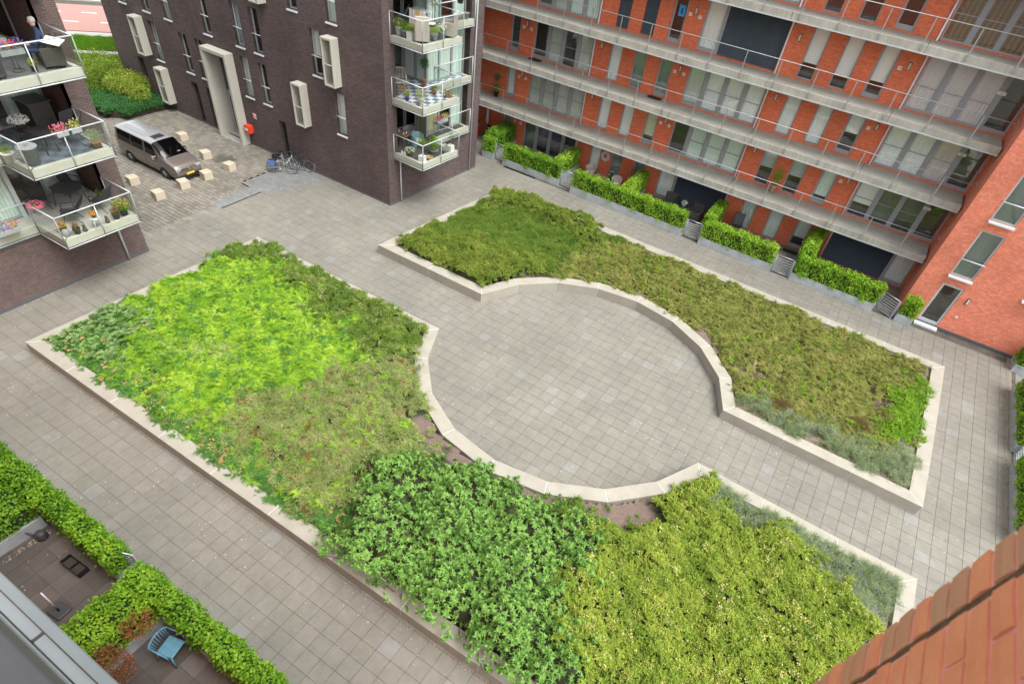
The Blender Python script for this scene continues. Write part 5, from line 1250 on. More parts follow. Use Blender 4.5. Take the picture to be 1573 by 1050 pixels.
# ------------------------------------------------------------------ shrubs by the parking court
def bush(label, c, r, n, size, mat, name='shrub', grp=None):
    t = thing(name, label, 'shrub', (c[0], c[1], 0), grp); k = 14
    for i in range(k):
        a = RNG.uniform(0, 2*PI); q = RNG.random()**.5*.6; cc = (c[0]+r[0]*q*math.cos(a), c[1]+r[1]*q*math.sin(a), c[2]*(.55+.6*RNG.random()))
        P = None
        if i == 0: L_P, L_D, L_N = [], [], []
        m_ = n//k; u = rand_unit(m_); P = np.array(cc)+u*np.array(r)*.42*(.35+.65*RNG.random((m_, 1))); P[:, 2] = np.maximum(P[:, 2], .05)
        L_P.append(P); L_D.append(norm(u*.8+rand_unit(m_)*.6)); L_N.append(norm(u+rand_unit(m_)*.6))
    P = np.concatenate(L_P); L = size*(.6+.7*RNG.random(len(P))); leaf_obj('foliage', t, P, np.concatenate(L_D), np.concatenate(L_N), L, L*.5, mat, .2, .2)
    b = MB()
    for i in range(9): a = RNG.uniform(0, 2*PI); q = .8*RNG.random(); b.tube((c[0]+.1*math.cos(a), c[1]+.1*math.sin(a), 0), (c[0]+r[0]*q*math.cos(a), c[1]+r[1]*q*math.sin(a), c[2]*1.3), .02, 5, .008)
    b.build('branch', 'bark', t); return t
bush('yellow green open shrub nearest the brown wall, in front of the window box', (-48.2, 3.0, 1.1), (1.9, 1.5, 1.35), 16000, .10, 'mound_leaf')
bush('darker rounded shrub left of the yellow green one, half behind the balconies', (-51.4, 3.0, 1.3), (2.3, 2.0, 1.5), 18000, .10, 'mound_leaf')
bush('yellow green shrub at the lawn edge behind the others', (-51.0, 5.6, 1.2), (2.0, 1.6, 1.3), 11000, .10, 'mound_leaf')
n = 9000; X = RNG.uniform(-53.5, -46.2, n); Y = RNG.uniform(.4, 4.3, n); k = (Y > .55+.0*X) & ~((X > -47) & (Y < 1.2)) & (X-(-53.5) > (1.2-Y)*1.6); X, Y = X[k], Y[k]
P = np.stack([X, Y, RNG.uniform(.28, .5, len(X))], 1)
stuff(scatter('ivy_ground_cover', P[:3600], np.tile([0, 0, 1.], (len(P[:3600]), 1)), 'small', 'ivy_leaf', 1.2, 2.0))
MB().prism([(-53.6, 1.3), (-52, .7), (-47.2, .75), (-46.3, 1.3), (-46.3, 4.2), (-53.6, 4.2)], .0, .3).build('planting_soil', 'soil_dark', kind='structure')
n = 7000; X = RNG.uniform(-70, -50, n); Y = RNG.uniform(2, 14, n); d_ = -(X+58.6)*math.sin(math.radians(46))+(Y-5.9)*math.cos(math.radians(46))
k = ((d_ < -.6) | ((d_ > .6) & (d_ < 3.7))) & ~((X > -53.6) & (Y < 4.3)); P = np.stack([X, Y, 0*X+.0], 1)[k]
stuff(scatter('lawn_grass', P, np.tile([0, 0, 1.], (len(P), 1)), 'lawn', 'grass_blade', 1.6, 2.4, .2))
X = RNG.uniform(-76, -60, 3000); Y = RNG.uniform(10, 24, 3000); d_ = -(X+65)*math.sin(math.radians(46))+(Y-11.7)*math.cos(math.radians(46)); k = (d_ > 6.5) & (d_ < 9.3); P = np.stack([X, Y, .3+0*X], 1)[k]
stuff(scatter('flower_bed', P, np.tile([0, 0, 1.], (len(P), 1)), 'small', 'spirea_leaf', 2, 3.4)); stuff(scatter('flower_bed_blossom', P[::3]+np.array([0, 0, .22]), np.tile([0, 0, 1.], (len(P[::3]), 1)), 'flower', 'flower_white', 1.5, 3))
ribbon('lawn', 'moss_green', (-57.0, 4.3), 46, 3.0, .012, 30) if 'moss_green' in MATS else None

# ------------------------------------------------------------------ potted plants, furniture, people
def pot_plant(label, x, y, z, pot='grey_pot', r=.14, h=.24, leaf='fresh_leaf', cr=.2, ch=.25, n=260, size=.05, flower=None, fn=60, square=False, stem=0.0, grp='potted plants on the balconies', shape=None):
    t = thing('potted_plant', label, 'potted plant', (x, y, z), grp)
    m = MB()
    if square: m.box(x-r, x+r, y-r, y+r, z, z+h); m.build('pot', pot, t, bevel=.008)
    elif shape == 'urn': m.lathe([(r*.7, 0), (r*.75, .02), (r*.4, h*.2), (r, h*.6), (r*1.1, h), (r*.95, h), (r*.9, h-.03)], x, y, 18, z); m.build('pot', pot, t)
    else: m.lathe([(r*.72, 0), (r*.98, h*.92), (r*1.06, h*.93), (r*1.06, h), (r*.92, h), (r*.9, h-.03)], x, y, 18, z); m.build('pot', pot, t)
    top = z+h+stem
    if stem: MB().path([(x, y, z+h*.5), (x+.01, y, z+h+stem*.5), (x, y, top+ch*.3)], .012).build('stem', 'bark', t)
    blob_leaves((x, y, top+ch*.45), (cr, cr, ch*.55), n, size, leaf, 'foliage', t, .5, .4, .25)
    if flower:
        u = rand_unit(fn); u[:, 2] = np.abs(u[:, 2])*.9+.05; P = np.array([x, y, top+ch*.45])+norm(u)*np.array([cr, cr, ch*.62]); D = norm(u+rand_unit(fn)*.5)
        Q = np.repeat(P, 4, 0); DD = norm(np.repeat(u, 4, 0)*.6+rand_unit(fn*4)); L = .028+.02*RNG.random(fn*4); leaf_obj('blossom', t, Q, DD, np.repeat(norm(u), 4, 0), L, L*.95, flower, .1)
    return t
def flower_box(label, x0, y0, x1, y1, z, cols, leaf='fresh_leaf', box='grey_pot', grp='flower boxes on the railings'):
    t = thing('flower_box', label, 'flower box', ((x0+x1)/2, (y0+y1)/2, z), grp); a = math.atan2(y1-y0, x1-x0); L = math.hypot(x1-x0, y1-y0)
    MB((x0, y0, z), a).box(0, L, -.09, .09, 0, .16).build('box', box, t, bevel=.01)
    k = int(L*260); s_ = RNG.random(k); P = np.stack([x0+(x1-x0)*s_, y0+(y1-y0)*s_, z+.2+.12*RNG.random(k)], 1)+rand_unit(k)*.1; leaf_obj('foliage', t, P, rand_unit(k), rand_unit(k), np.full(k, .05), np.full(k, .025), leaf)
    for i, c in enumerate(cols):
        k = int(L*130/len(cols)); s_ = (i+RNG.random(k))/len(cols); P = np.stack([x0+(x1-x0)*s_, y0+(y1-y0)*s_, z+.24+.12*RNG.random(k)], 1)+rand_unit(k)*.11; P = np.repeat(P, 4, 0); L_ = .03+.02*RNG.random(len(P)); leaf_obj('blossom', t, P, rand_unit(len(P)), rand_unit(len(P)), L_, L_*.9, c, .1)
    return t
def place(t, x, y, z, rz): t.location = (x, y, z); t.rotation_euler = (0, 0, rz); return t
def sling_chair(label, x, y, z, rz, cloth='dark_grey', frame='dark_grey', recl=.25, grp='grey terrace chairs on the lowest left balcony', arms=True):
    t = thing('garden_chair', label, 'chair', (0, 0, 0), grp); w = .27; by, bz = -.25-recl, 1.02
    MB().face([(-w, .25, .44), (w, .25, .44), (w, -.22, .40), (-w, -.22, .40)])
    m = MB(); m.box(-w, w, -.22, .26, .405, .425); m.build('seat', cloth, t)
    m = MB(); m.prism([(-w, 0), (w, 0), (w, .02), (-w, .02)], 0, .64); o = m.build('backrest', cloth, t); o.location = (0, -.22, .42); o.rotation_euler = (math.atan2(recl+.03, .6), 0, 0)
    fr = MB()
    for s_ in (-1, 1): fr.path([(s_*w, .3, 0), (s_*w, .1, .42), (s_*w, -.22, .42), (s_*w, by, bz)], .014).path([(s_*w, -.38, 0), (s_*w, .02, .42)], .013); 
    if arms:
        for s_ in (-1, 1): fr.path([(s_*w, -.32, .66), (s_*w, .2, .64), (s_*w, .22, .42)], .016)
    fr.tube((-w, by, bz), (w, by, bz), .013); fr.build('frame', frame, t); return place(t, x, y, z, rz)
def resin_chair(label, x, y, z, rz, mat, grp=None, h=.82):
    t = thing('garden_chair', label, 'chair', (0, 0, 0), grp)
    MB().box(-.24, .24, -.22, .24, .40, .435).build('seat', mat, t, bevel=.02)
    b = MB()
    for k in range(9): a = -1.05+k*.2625; b.tube((.27*math.sin(a), -.20-.07*math.cos(a), .43), (.30*math.sin(a), -.26-.10*math.cos(a), h-.05), .014, 5)
    b.build('back_slats', mat, t)
    m = MB(); pts = [(.30*math.sin(a), -.22-.13*math.cos(a), h-.04) for a in np.linspace(-1.5, 1.5, 12)]; pts = [(-.31, .2, .64)]+pts+[(.31, .2, .64)]; m.path([tuple(p) for p in pts], .026, 6); m.build('rim', mat, t)
    for sx in (-1, 1):
        for sy in (-1, 1): MB().tube((sx*.22, sy*.2, .41), (sx*.29, sy*.27, 0), .026, 6, .02).build('leg', mat, t)
        MB().tube((sx*.29, .2, .41), (sx*.31, .2, .64), .022, 6).build('arm_post', mat, t)
    return place(t, x, y, z, rz)
def tub_chair(label, x, y, z, rz, mat, grp=None, h=.8, cushion='cream_cushion', w=.33):
    t = thing('wicker_chair', label, 'chair', (0, 0, 0), grp); m = MB(); n = 14
    for i in range(n):
        a, b = -2.3+4.6*i/n, -2.3+4.6*(i+1)/n
        def p(q, zz, r): hh = h*(.72+.28*math.cos(q*.6)); return (r*math.sin(q), -r*math.cos(q)*.95, zz if zz < .1 else hh)
        m.face([p(a, .0, w*.8), p(b, .0, w*.8), p(b, 1, w), p(a, 1, w)], True); m.face([p(b, .0, w*.8-.05), p(a, .0, w*.8-.05), p(a, 1, w-.04), p(b, 1, w-.04)], True); m.face([p(a, 1, w), p(b, 1, w), p(b, 1, w-.04), p(a, 1, w-.04)])
    m.build('shell', mat, t); MB().lathe([(w*.74, .3), (w*.74, .40)], 0, 0, 16).build('seat', mat, t); MB().lathe([(w*.6, .40), (w*.66, .44), (w*.55, .48)], 0, 0, 16).build('cushion', cushion, t)
    for sx in (-1, 1):
        for sy in (-1, 1): MB().tube((sx*.18, sy*.18, .3), (sx*.2, sy*.2, 0), .018, 5).build('leg', mat, t)
    return place(t, x, y, z, rz)
def box_chair(label, x, y, z, rz, mat, grp=None, w=.33, h=.95, cushion=None):
    t = thing('rattan_armchair', label, 'chair', (0, 0, 0), grp)
    MB().box(-w, w, -.3, .3, .08, .40).build('seat', mat, t, bevel=.02); MB().box(-w, w, -.36, -.28, .08, h).build('backrest', mat, t, bevel=.03)
    for s_ in (-1, 1): MB().box(s_*w-.04, s_*w+.04, -.3, .3, .08, .62).build('armrest', mat, t, bevel=.02)
    for sx in (-1, 1):
        for sy in (-1, 1): MB().tube((sx*(w-.03), sy*.27, .1), (sx*(w-.03), sy*.27, 0), .02, 5).build('leg', mat, t)
    if cushion: MB().box(-w+.06, w-.06, -.24, .28, .40, .48).build('cushion', cushion, t, bevel=.03)
    return place(t, x, y, z, rz)
def table(label, x, y, z, rz, sx, sy, h, top, leg, n=4, grp=None):
    t = thing('table', label, 'table', (0, 0, 0), grp); m = MB()
    if n == 4: m.box(-sx/2, sx/2, -sy/2, sy/2, h-.03, h)
    else: m.prism([(sx/2*math.cos(2*PI*i/n+.5), sy/2*math.sin(2*PI*i/n+.5)) for i in range(n)], h-.03, h)
    m.build('tabletop', top, t, bevel=.006)
    for a in (-1, 1):
        for b in (-1, 1): MB().tube((a*sx*.28, b*sy*.28, h-.03), (a*sx*.36, b*sy*.36, 0), .018, 6).build('leg', leg, t)
    return place(t, x, y, z, rz)

# lowest balcony on the left
z = 2.79; GB = 'grey terrace chairs on the lowest left balcony'
table('dark grey six sided terrace table on the lowest left balcony', -33.5, -8.6, z, .3, 1.25, 1.1, .73, 'dark_grey', 'dark_grey', 6)
sling_chair('grey reclining chair with its back to the glass, left of the white stool', -32.3, -9.35, z, math.radians(150), recl=.5)
sling_chair('upright grey chair right of the six sided table', -32.4, -8.05, z, math.radians(115), recl=.3)
sling_chair('grey chair at the far corner of the table by the curtains', -34.2, -8.0, z, math.radians(-60), recl=.2)
sling_chair('grey chair between the six sided table and the sliding door', -34.0, -9.5, z, math.radians(-20), recl=.15)
pot_plant('pink petunias hanging at the inner corner of the lowest left balcony', -32.55, -10.2, z+.55, 'grey_pot', .16, .2, 'fresh_leaf', .28, .28, 260, .05, 'flower_pink', 120)
flower_box('flower box with coral and violet petunias at the left picture edge', -32.62, -11.75, -32.62, -11.0, z+.2, ['flower_violet', 'flower_rose'])
pot_plant('orange marigolds in a dark pot at the glass corner', -31.75, -10.0, z, 'dark_grey', .15, .24, 'fresh_leaf', .16, .14, 160, .04, 'flower_orange', 60)
pot_plant('reddish green plant in a dark pot left of the first stone owl', -31.32, -9.72, z, 'dark_grey', .13, .24, 'red_leaf', .18, .26, 220)
pot_plant('reddish plant in a dark pot next to the large green one', -31.35, -8.15, z, 'dark_grey', .14, .24, 'red_leaf', .18, .24, 220)
pot_plant('large green plant with pink flowers in the balcony corner', -31.42, -7.78, z, 'dark_grey', .16, .26, 'fresh_leaf', .32, .4, 520, .07, 'flower_rose', 40)
pot_plant('lilac flowering plant behind the balcony frame post', -31.9, -7.65, z, 'dark_grey', .12, .2, 'fresh_leaf', .16, .3, 200, .05, 'flower_violet', 40)
for x, y, l in ((-31.28, -9.45, 'small stone owl figure beside the reddish pot plant'), (-31.3, -8.55, 'small stone owl figure right of the white stool')):
    t = thing('owl_figure', l, 'figurine', (x, y, z), 'stone owls'); MB().lathe([(.06, 0), (.085, .08), (.075, .16), (.05, .19), (.065, .23), (.05, .29), (.02, .31)], x, y, 12, z).build('body', 'bark', t); MB().tube((x-.03, y, z+.29), (x-.045, y, z+.33), .015, 5, .003).tube((x+.03, y, z+.29), (x+.045, y, z+.33), .015, 5, .003).build('ear_tuft', 'bark', t)
t = thing('stool', 'white plastic stool on the lowest left balcony', 'stool', (0, 0, 0)); MB().lathe([(.17, .36), (.19, .38), (.17, .41)], 0, 0, 16).build('seat', 'white_plastic', t)
for k in range(4): a = k*PI/2+.6; MB().tube((.12*math.cos(a), .12*math.sin(a), .37), (.19*math.cos(a), .19*math.sin(a), 0), .025, 6, .018).build('leg', 'white_plastic', t)
place(t, -31.3, -8.95, z, 0); pot_plant('orange flowers in a bowl on the white stool', -31.3, -8.95, z+.41, 'dark_grey', .08, .08, 'fresh_leaf', .13, .14, 90, .04, 'flower_orange', 60)
def watering_can(label, x, y, z, rz, mat='grey_pot', s=1.0):
    t = thing('watering_can', label, 'watering can', (0, 0, 0)); MB().lathe([(.11, 0), (.13, .03), (.12, .2), (.09, .24), (.05, .25)], 0, 0, 16).build('body', mat, t); MB().tube((.08, 0, .06), (.42, 0, .26), .03, 8, .015).tube((.40, 0, .24), (.47, 0, .30), .03, 8, .05).build('spout', mat, t); MB().torus((-.06, 0, .24), .11, .013, (0, 1, 0), 14, 5, 1.2, 4.6).build('handle', mat, t)
    place(t, x, y, z, rz); t.scale = (s, s, s); return t
watering_can('grey watering can behind the glass of the lowest left balcony', -31.5, -10.05, z, 1.2)
pot_plant('small green pot plants beside the brick pier of the lowest left balcony', -33.2, -7.65, z, 'terracotta', .1, .2, 'fresh_leaf', .12, .2, 120)
# middle balcony on the left
z = 5.49
pot_plant('large weathered stone pot with bare soil on the middle left balcony', -31.65, -9.95, z, 'grey_pot', .3, .62, 'brown_grass', .1, .04, 30, .03)
pot_plant('rosemary in a wicker pot in the corner of the middle left balcony', -31.5, -7.78, z, 'teak', .19, .24, 'lavender_leaf', .32, .42, 700, .045)
pot_plant('pink geraniums in a white pot at the left picture edge', -34.0, -9.9, z, 'white_plastic', .2, .36, 'fresh_leaf', .32, .28, 320, .06, 'flower_pink', 120)
pot_plant('yellow green plant in a white bowl on the middle left balcony', -32.3, -10.35, z, 'white_plastic', .2, .3, 'mound_leaf', .22, .22, 260, .05)
pot_plant('profuse white flowers on the low dark table', -33.3, -9.2, z+.42, 'dark_grey', .15, .2, 'fresh_leaf', .32, .34, 260, .05, 'flower_white', 190)
table('low dark table under the white flowers', -33.3, -9.1, z, .2, .6, .6, .42, 'dark_rattan', 'dark_grey')
c = thing('rattan_cabinet', 'tall dark rattan cabinet against the curtains of the middle left balcony', 'cabinet', (-34.3, -8.1, z)); MB().box(-34.75, -33.85, -8.5, -7.75, z, z+.98).build('body', 'dark_rattan', c, bevel=.01); MB().box(-34.8, -33.8, -8.55, -7.7, z+.98, z+1.02).build('tabletop', 'dark_grey', c)
flower_box('pink flowers in a small box hanging on the middle left railing', -31.15, -9.1, -31.15, -8.7, z+.82, ['flower_pink']); flower_box('pale green flower box beside the pink one on the middle left railing', -31.15, -8.6, -31.15, -8.25, z+.82, ['flower_tan'])
sling_chair('dark wire chair beside the brick pier on the middle left balcony', -33.1, -7.95, z, math.radians(100), 'dark_grey', grp='dark wire chairs on the middle left balcony'); sling_chair('dark wire chair behind the hanging pink flowers', -32.3, -8.1, z, math.radians(140), 'dark_grey', grp='dark wire chairs on the middle left balcony')
table('slim dark table on the middle left balcony', -32.3, -9.1, z, .1, .9, .6, .7, 'rubber', 'dark_grey')
# top balcony on the left, with the seated man
z = 8.21
box_chair('large dark rattan sofa chair the man sits in', -31.95, -7.95, z, math.radians(165), 'dark_rattan', w=.5, h=.78)
box_chair('dark rattan armchair at the left picture edge', -31.75, -10.0, z, math.radians(20), 'dark_rattan', w=.36, h=.7)
t = thing('side_table', 'small round white table with a wire foot on the top left balcony', 'table', (-31.9, -9.05, z)); MB().lathe([(.02, .5), (.22, .51), (.22, .53), (.02, .53)], -31.9, -9.05, 20, z).build('tabletop', 'white_plastic', t); MB().torus((-31.9, -9.05, z+.02), .17, .012).path([(-32.07, -9.05, z+.02), (-32.02, -9.05, z+.5)], .01).path([(-31.73, -9.05, z+.02), (-31.78, -9.05, z+.5)], .01).build('foot', 'dark_grey', t)
pot_plant('small green plant in a grey pot at the foot of the white table', -31.6, -8.7, z, 'dark_grey', .1, .18, 'mound_leaf', .16, .2, 180)
flower_box('flower box with white and red blossoms on the top left railing', -31.2, -10.3, -31.2, -9.75, z+.68, ['flower_white', 'flower_red']); flower_box('flower box with violet and bright red blossoms in front of the man', -31.2, -9.65, -31.2, -8.95, z+.68, ['flower_violet', 'flower_red', 'flower_violet'])
pot_plant('orange red geranium hanging on the brick pier', -32.7, -7.25, z+1.55, 'grey_pot', .09, .14, 'fresh_leaf', .2, .2, 200, .05, 'flower_red', 60)
cb = thing('bench', 'cream cushioned bench at the back of the top left balcony', 'bench', (-34, -9.0, z)); MB().box(-34.4, -33.9, -10.1, -8.2, z, z+.4).build('seat', 'white_plastic', cb, bevel=.02); MB().box(-34.6, -34.4, -10.1, -8.2, z, z+.85).build('backrest', 'cream_cushion', cb, bevel=.03)
def skin_body(name, verts, edges, radii, mat, parent, sub=2):
    me = bpy.data.meshes.new(name); me.from_pydata(verts, edges, []); me.materials.append(mt[mat]); o = bpy.data.objects.new(name, me); col.objects.link(o); o.parent = parent
    o.modifiers.new('skin', 'SKIN'); 
    if not me.skin_vertices: me.attributes
    sv = me.skin_vertices[0].data
    for i, r in enumerate(radii): sv[i].radius = (r, r)
    sv[0].use_root = True; s_ = o.modifiers.new('sub', 'SUBSURF'); s_.levels = s_.render_levels = sub; return o
def bake(o):
    dg = bpy.context.evaluated_depsgraph_get(); me = bpy.data.meshes.new_from_object(o.evaluated_get(dg)); o.modifiers.clear(); o.data = me
    for p in me.polygons: p.use_smooth = True
man = thing('person', 'grey haired seated person in a navy sweater on the top left balcony', 'person', (0, 0, 0))
V = [(0, 0, .50), (0, -.02, .72), (0, 0, .95), (0, .03, 1.05), (0, .05, 1.13), (-.19, .0, .96), (.19, .0, .96), (-.25, .12, .70), (.25, .12, .70), (-.14, .33, .66), (.14, .33, .66), (-.11, .1, .47), (.11, .1, .47), (-.13, .48, .48), (.13, .48, .48), (-.13, .5, .08), (.13, .5, .08), (-.13, .62, .04), (.13, .62, .04)]
E_ = [(0, 1), (1, 2), (2, 3), (3, 4), (2, 5), (2, 6), (5, 7), (6, 8), (7, 9), (8, 10), (0, 11), (0, 12), (11, 13), (12, 14), (13, 15), (14, 16), (15, 17), (16, 18)]
bd_ = skin_body('body', V, E_, [.15, .15, .15, .07, .06, .075, .075, .05, .05, .035, .035, .10, .10, .07, .07, .045, .045, .04, .04], 'navy_cloth', man); bake(bd_)
hd = MB(); hd.lathe([(.045, -.12), (.07, -.09), (.088, -.03), (.098, .03), (.092, .08), (.06, .12), (.02, .135)], 0, .06, 16, 1.26).build('head', 'skin', man)
hr_ = MB(); hr_.lathe([(.102, -.0), (.107, .05), (.098, .10), (.065, .14), (.02, .153)], 0, .045, 16, 1.26); hr_.build('hair', 'grey_hair', man)
MB().tube((0, .15, 1.265), (0, .178, 1.25), .016, 6, .012).build('nose', 'skin', man)
for s_ in (-1, 1):
    MB().cbox(s_*.1, .06, 1.26, .02, .03, .05).build('ear', 'skin', man, bevel=.008); MB().cbox(s_*.035, .152, 1.285, .02, .008, .01).build('eye', 'rubber', man)
    h_ = MB().cbox(s_*.12, .38, .655, .07, .08, .03); 
    for k in range(4): h_.tube((s_*.12-.027+k*.018, .42, .66), (s_*.12-.027+k*.018, .47-.008*abs(k-1.5), .645), .009, 5)
    h_.tube((s_*.12-s_*.035, .38, .66), (s_*.12-s_*.055, .42, .66), .01, 5); h_.build('hand', 'skin', man, bevel=.006)
place(man, -31.85, -8.05, z+.02, math.radians(150))
nw = MB(); nw.box(-.3, .3, -.2, .2, 0, .012); o = nw.build('newspaper', 'white_plastic', None, bevel=.004); o.location = (-31.45, -7.9, z+.8); o.rotation_euler = (.25, .1, .5); tag(o, 'open white newspaper beside the seated person', 'newspaper')

# corner balconies of the dark brick building
z = 2.79
table('wooden table with cups on the lowest corner balcony of the dark building', -28.15, 5.55, z, .1, .85, .6, .73, 'teak', 'dark_grey')
for k, (x, y) in enumerate(((-28.35, 5.5), (-28.0, 5.45), (-27.95, 5.6))): o = MB((x, y, z+.73)).lathe([(.03, 0), (.045, .09), (.04, .09)], 0, 0, 12).build('cup', 'white_plastic'); tag(o, ['white cup at the wall side of the wooden table', 'white cup in the middle of the wooden table', 'white cup near the teal chair'][k], 'cup')
plain('teal_shell', (.2, .38, .4), .5); tub_chair('pale teal shell chair at the wooden table', -27.55, 6.0, z, math.radians(-110), 'teal_shell', 'shell chairs at the wooden table', .78); tub_chair('grey shell chair behind the wooden table', -28.4, 6.3, z, math.radians(170), 'grey_pot', 'shell chairs at the wooden table', .78)
pot_plant('young standard tree in a white cube pot at the tip of the lowest corner balcony', -26.35, 4.92, z, 'white_plastic', .15, .3, 'olive_leaf' if 'olive_leaf' in MATS else 'spirea_leaf', .26, .3, 260, .06, None, 0, True, .55)
pot_plant('tall green bamboo like plant in a grey bowl', -26.5, 6.05, z, 'grey_pot', .2, .22, 'fresh_leaf', .24, .7, 420, .11)
pot_plant('twiggy plant in a white cube pot by the balcony rail', -26.15, 7.05, z, 'white_plastic', .15, .3, 'spirea_leaf', .26, .5, 200, .05, None, 0, True, .2)
pot_plant('blue pot with white flowers beside the frame post', -26.2, 6.6, z, 'grey_pot', .13, .2, 'fresh_leaf', .16, .26, 160, .05, 'flower_white', 30)
pot_plant('flowering green plants behind the low front glass', -27.2, 4.95, z, 'dark_grey', .13, .16, 'fresh_leaf', .26, .26, 280, .05, 'flower_white', 60)
for x, l in ((-27.62, 'small white goose figure at the glass, leftmost'), (-27.45, 'second small white goose figure at the glass')): t = thing('goose_figure', l, 'figurine', (x, 4.85, z), 'white goose figures'); MB().lathe([(.05, 0), (.07, .06), (.04, .12)], x, 4.85, 10, z).build('body', 'white_plastic', t); MB().path([(x, 4.85, z+.1), (x+.01, 4.83, z+.2), (x+.03, 4.8, z+.21)], .018, 6).build('neck', 'white_plastic', t)
t = thing('basket', 'round straw basket on the floor of the lowest corner balcony', 'basket', (-26.35, 5.5, z)); MB().torus((-26.35, 5.5, z+.06), .17, .03).build('rim', 'pale_wood', t); MB().lathe([(.12, 0), (.16, .03)], -26.35, 5.5, 14, z).build('bottom', 'pale_wood', t)
flower_box('magenta petunias trailing over the inner rail of the lowest corner balcony', -27.55, 7.6, -27.5, 8.5, z+.8, ['flower_magenta', 'flower_tan'])
z = 5.46
resin_chair('beige slatted garden chair on the checkered balcony', -28.45, 5.75, z, math.radians(-130), 'beige_resin', None, .98)
t = table('small wooden stool table on the checkered balcony', -27.95, 5.35, z, .3, .42, .42, .4, 'teak', 'pale_wood')
pot_plant('round clipped standard tree in a tall terracotta pot', -27.95, 7.1, z, 'terracotta', .13, .38, 'ivy_leaf', .24, .48, 600, .06, None, 0, False, .5)
pot_plant('grassy plant in a bright violet pot', -27.35, 5.0, z, 'violet_pot', .12, .2, 'mound_leaf', .2, .24, 260, .05)
pot_plant('pale flowering plant in a stone urn at the tip of the checkered balcony', -26.45, 4.97, z, 'block_concrete', .17, .42, 'fresh_leaf', .24, .26, 260, .05, 'flower_tan', 60, shape='urn')
pot_plant('bushy plant in a low terracotta pot in the middle of the checkered balcony', -27.0, 6.7, z, 'terracotta', .14, .16, 'olive_leaf' if 'olive_leaf' in MATS else 'spirea_leaf', .24, .26, 300, .05)
pot_plant('pale succulent in a terracotta bowl by the right rail', -26.3, 6.95, z, 'terracotta', .2, .14, 'lavender_leaf', .26, .16, 260, .05, 'flower_tan', 20)
z = 8.14
pot_plant('lime green hydrangea in a pale pot at the wall end of the upper corner balcony', -27.75, 5.0, z, 'white_plastic', .16, .34, 'mound_leaf', .24, .32, 260, .06, 'flower_tan', 60)
pot_plant('green plant in a grey pot, second from the wall', -27.4, 5.0, z, 'grey_pot', .17, .28, 'fresh_leaf', .24, .36, 260, .06)
pot_plant('green plant with red flowers in a white cube pot', -27.0, 4.95, z, 'white_plastic', .15, .32, 'fresh_leaf', .24, .3, 260, .06, 'flower_red', 14, True)
pot_plant('round green plant in a grey pot right of the wicker chair', -26.3, 5.75, z, 'grey_pot', .19, .3, 'fresh_leaf', .24, .26, 260, .06)
pot_plant('white flowering plant in a grey pot beside the frame post', -26.25, 6.25, z, 'grey_pot', .17, .3, 'fresh_leaf', .22, .3, 240, .06, 'flower_white', 50)
pot_plant('young ficus tree behind the wicker chair', -27.3, 6.9, z, 'grey_pot', .15, .3, 'spirea_leaf', .25, .5, 200, .06, None, 0, False, .7)
box_chair('tall pale wicker chair seen from behind on the upper corner balcony', -26.55, 5.15, z, math.radians(40), 'rattan', 'pale wicker chairs', .3, 1.05)
box_chair('second pale wicker chair turned sideways by the right rail', -26.35, 6.9, z, math.radians(110), 'rattan', 'pale wicker chairs', .3, 1.0)
t = thing('side_table', 'small round glass topped table between the wicker chairs', 'table', (-26.9, 6.2, z)); MB().lathe([(.02, .5), (.26, .5), (.26, .53), (.02, .53)], -26.9, 6.2, 20, z).build('tabletop', 'white_plastic', t); MB().tube((-26.9, 6.2, z), (-26.9, 6.2, z+.5), .025).build('foot', 'galvanised', t)
t = thing('drying_rack', 'white drying rack with cream and orange towels on the upper corner balcony', 'drying rack', (-27.1, 5.75, z)); m = MB()
for s_ in (-1, 1): m.path([(-27.1-.45, 5.75+s_*.25, z), (-27.1-.45, 5.75-s_*.25, z+1.05)], .012).path([(-27.1+.45, 5.75+s_*.25, z), (-27.1+.45, 5.75-s_*.25, z+1.05)], .012)
for k in range(6): m.tube((-27.6, 5.5+k*.1, z+1.05), (-26.6, 5.5+k*.1, z+1.05), .006, 5)
m.build('frame', 'white_plastic', t)
for k in range(5):
    q = MB(); x0 = -27.55+k*.19; n_ = 8
    for i in range(n_): a, b = x0+.17*i/n_, x0+.17*(i+1)/n_; wv = lambda u: .02*math.sin(u*40); q.face([(a, 5.5+wv(a), z+.35), (b, 5.5+wv(b), z+.35), (b, 5.52, z+1.06), (a, 5.52, z+1.06)], True)
    q.build('towel', 'towel_orange' if k == 2 else 'towel', t)
sling_chair('blue folding deck chair by the open door of the upper corner balcony', -28.3, 5.6, z, math.radians(120), 'blue_plastic', grp='deck chairs')
pot_plant('dark hanging pot on the far upper rail', -27.4, 9.2, z+.85, 'dark_grey', .17, .2, 'spirea_leaf', .14, .1, 60)
pot_plant('grey bucket pot in the far corner of the upper balcony', -27.65, 10.1, z, 'grey_pot', .17, .3, 'brown_grass', .12, .08, 30)

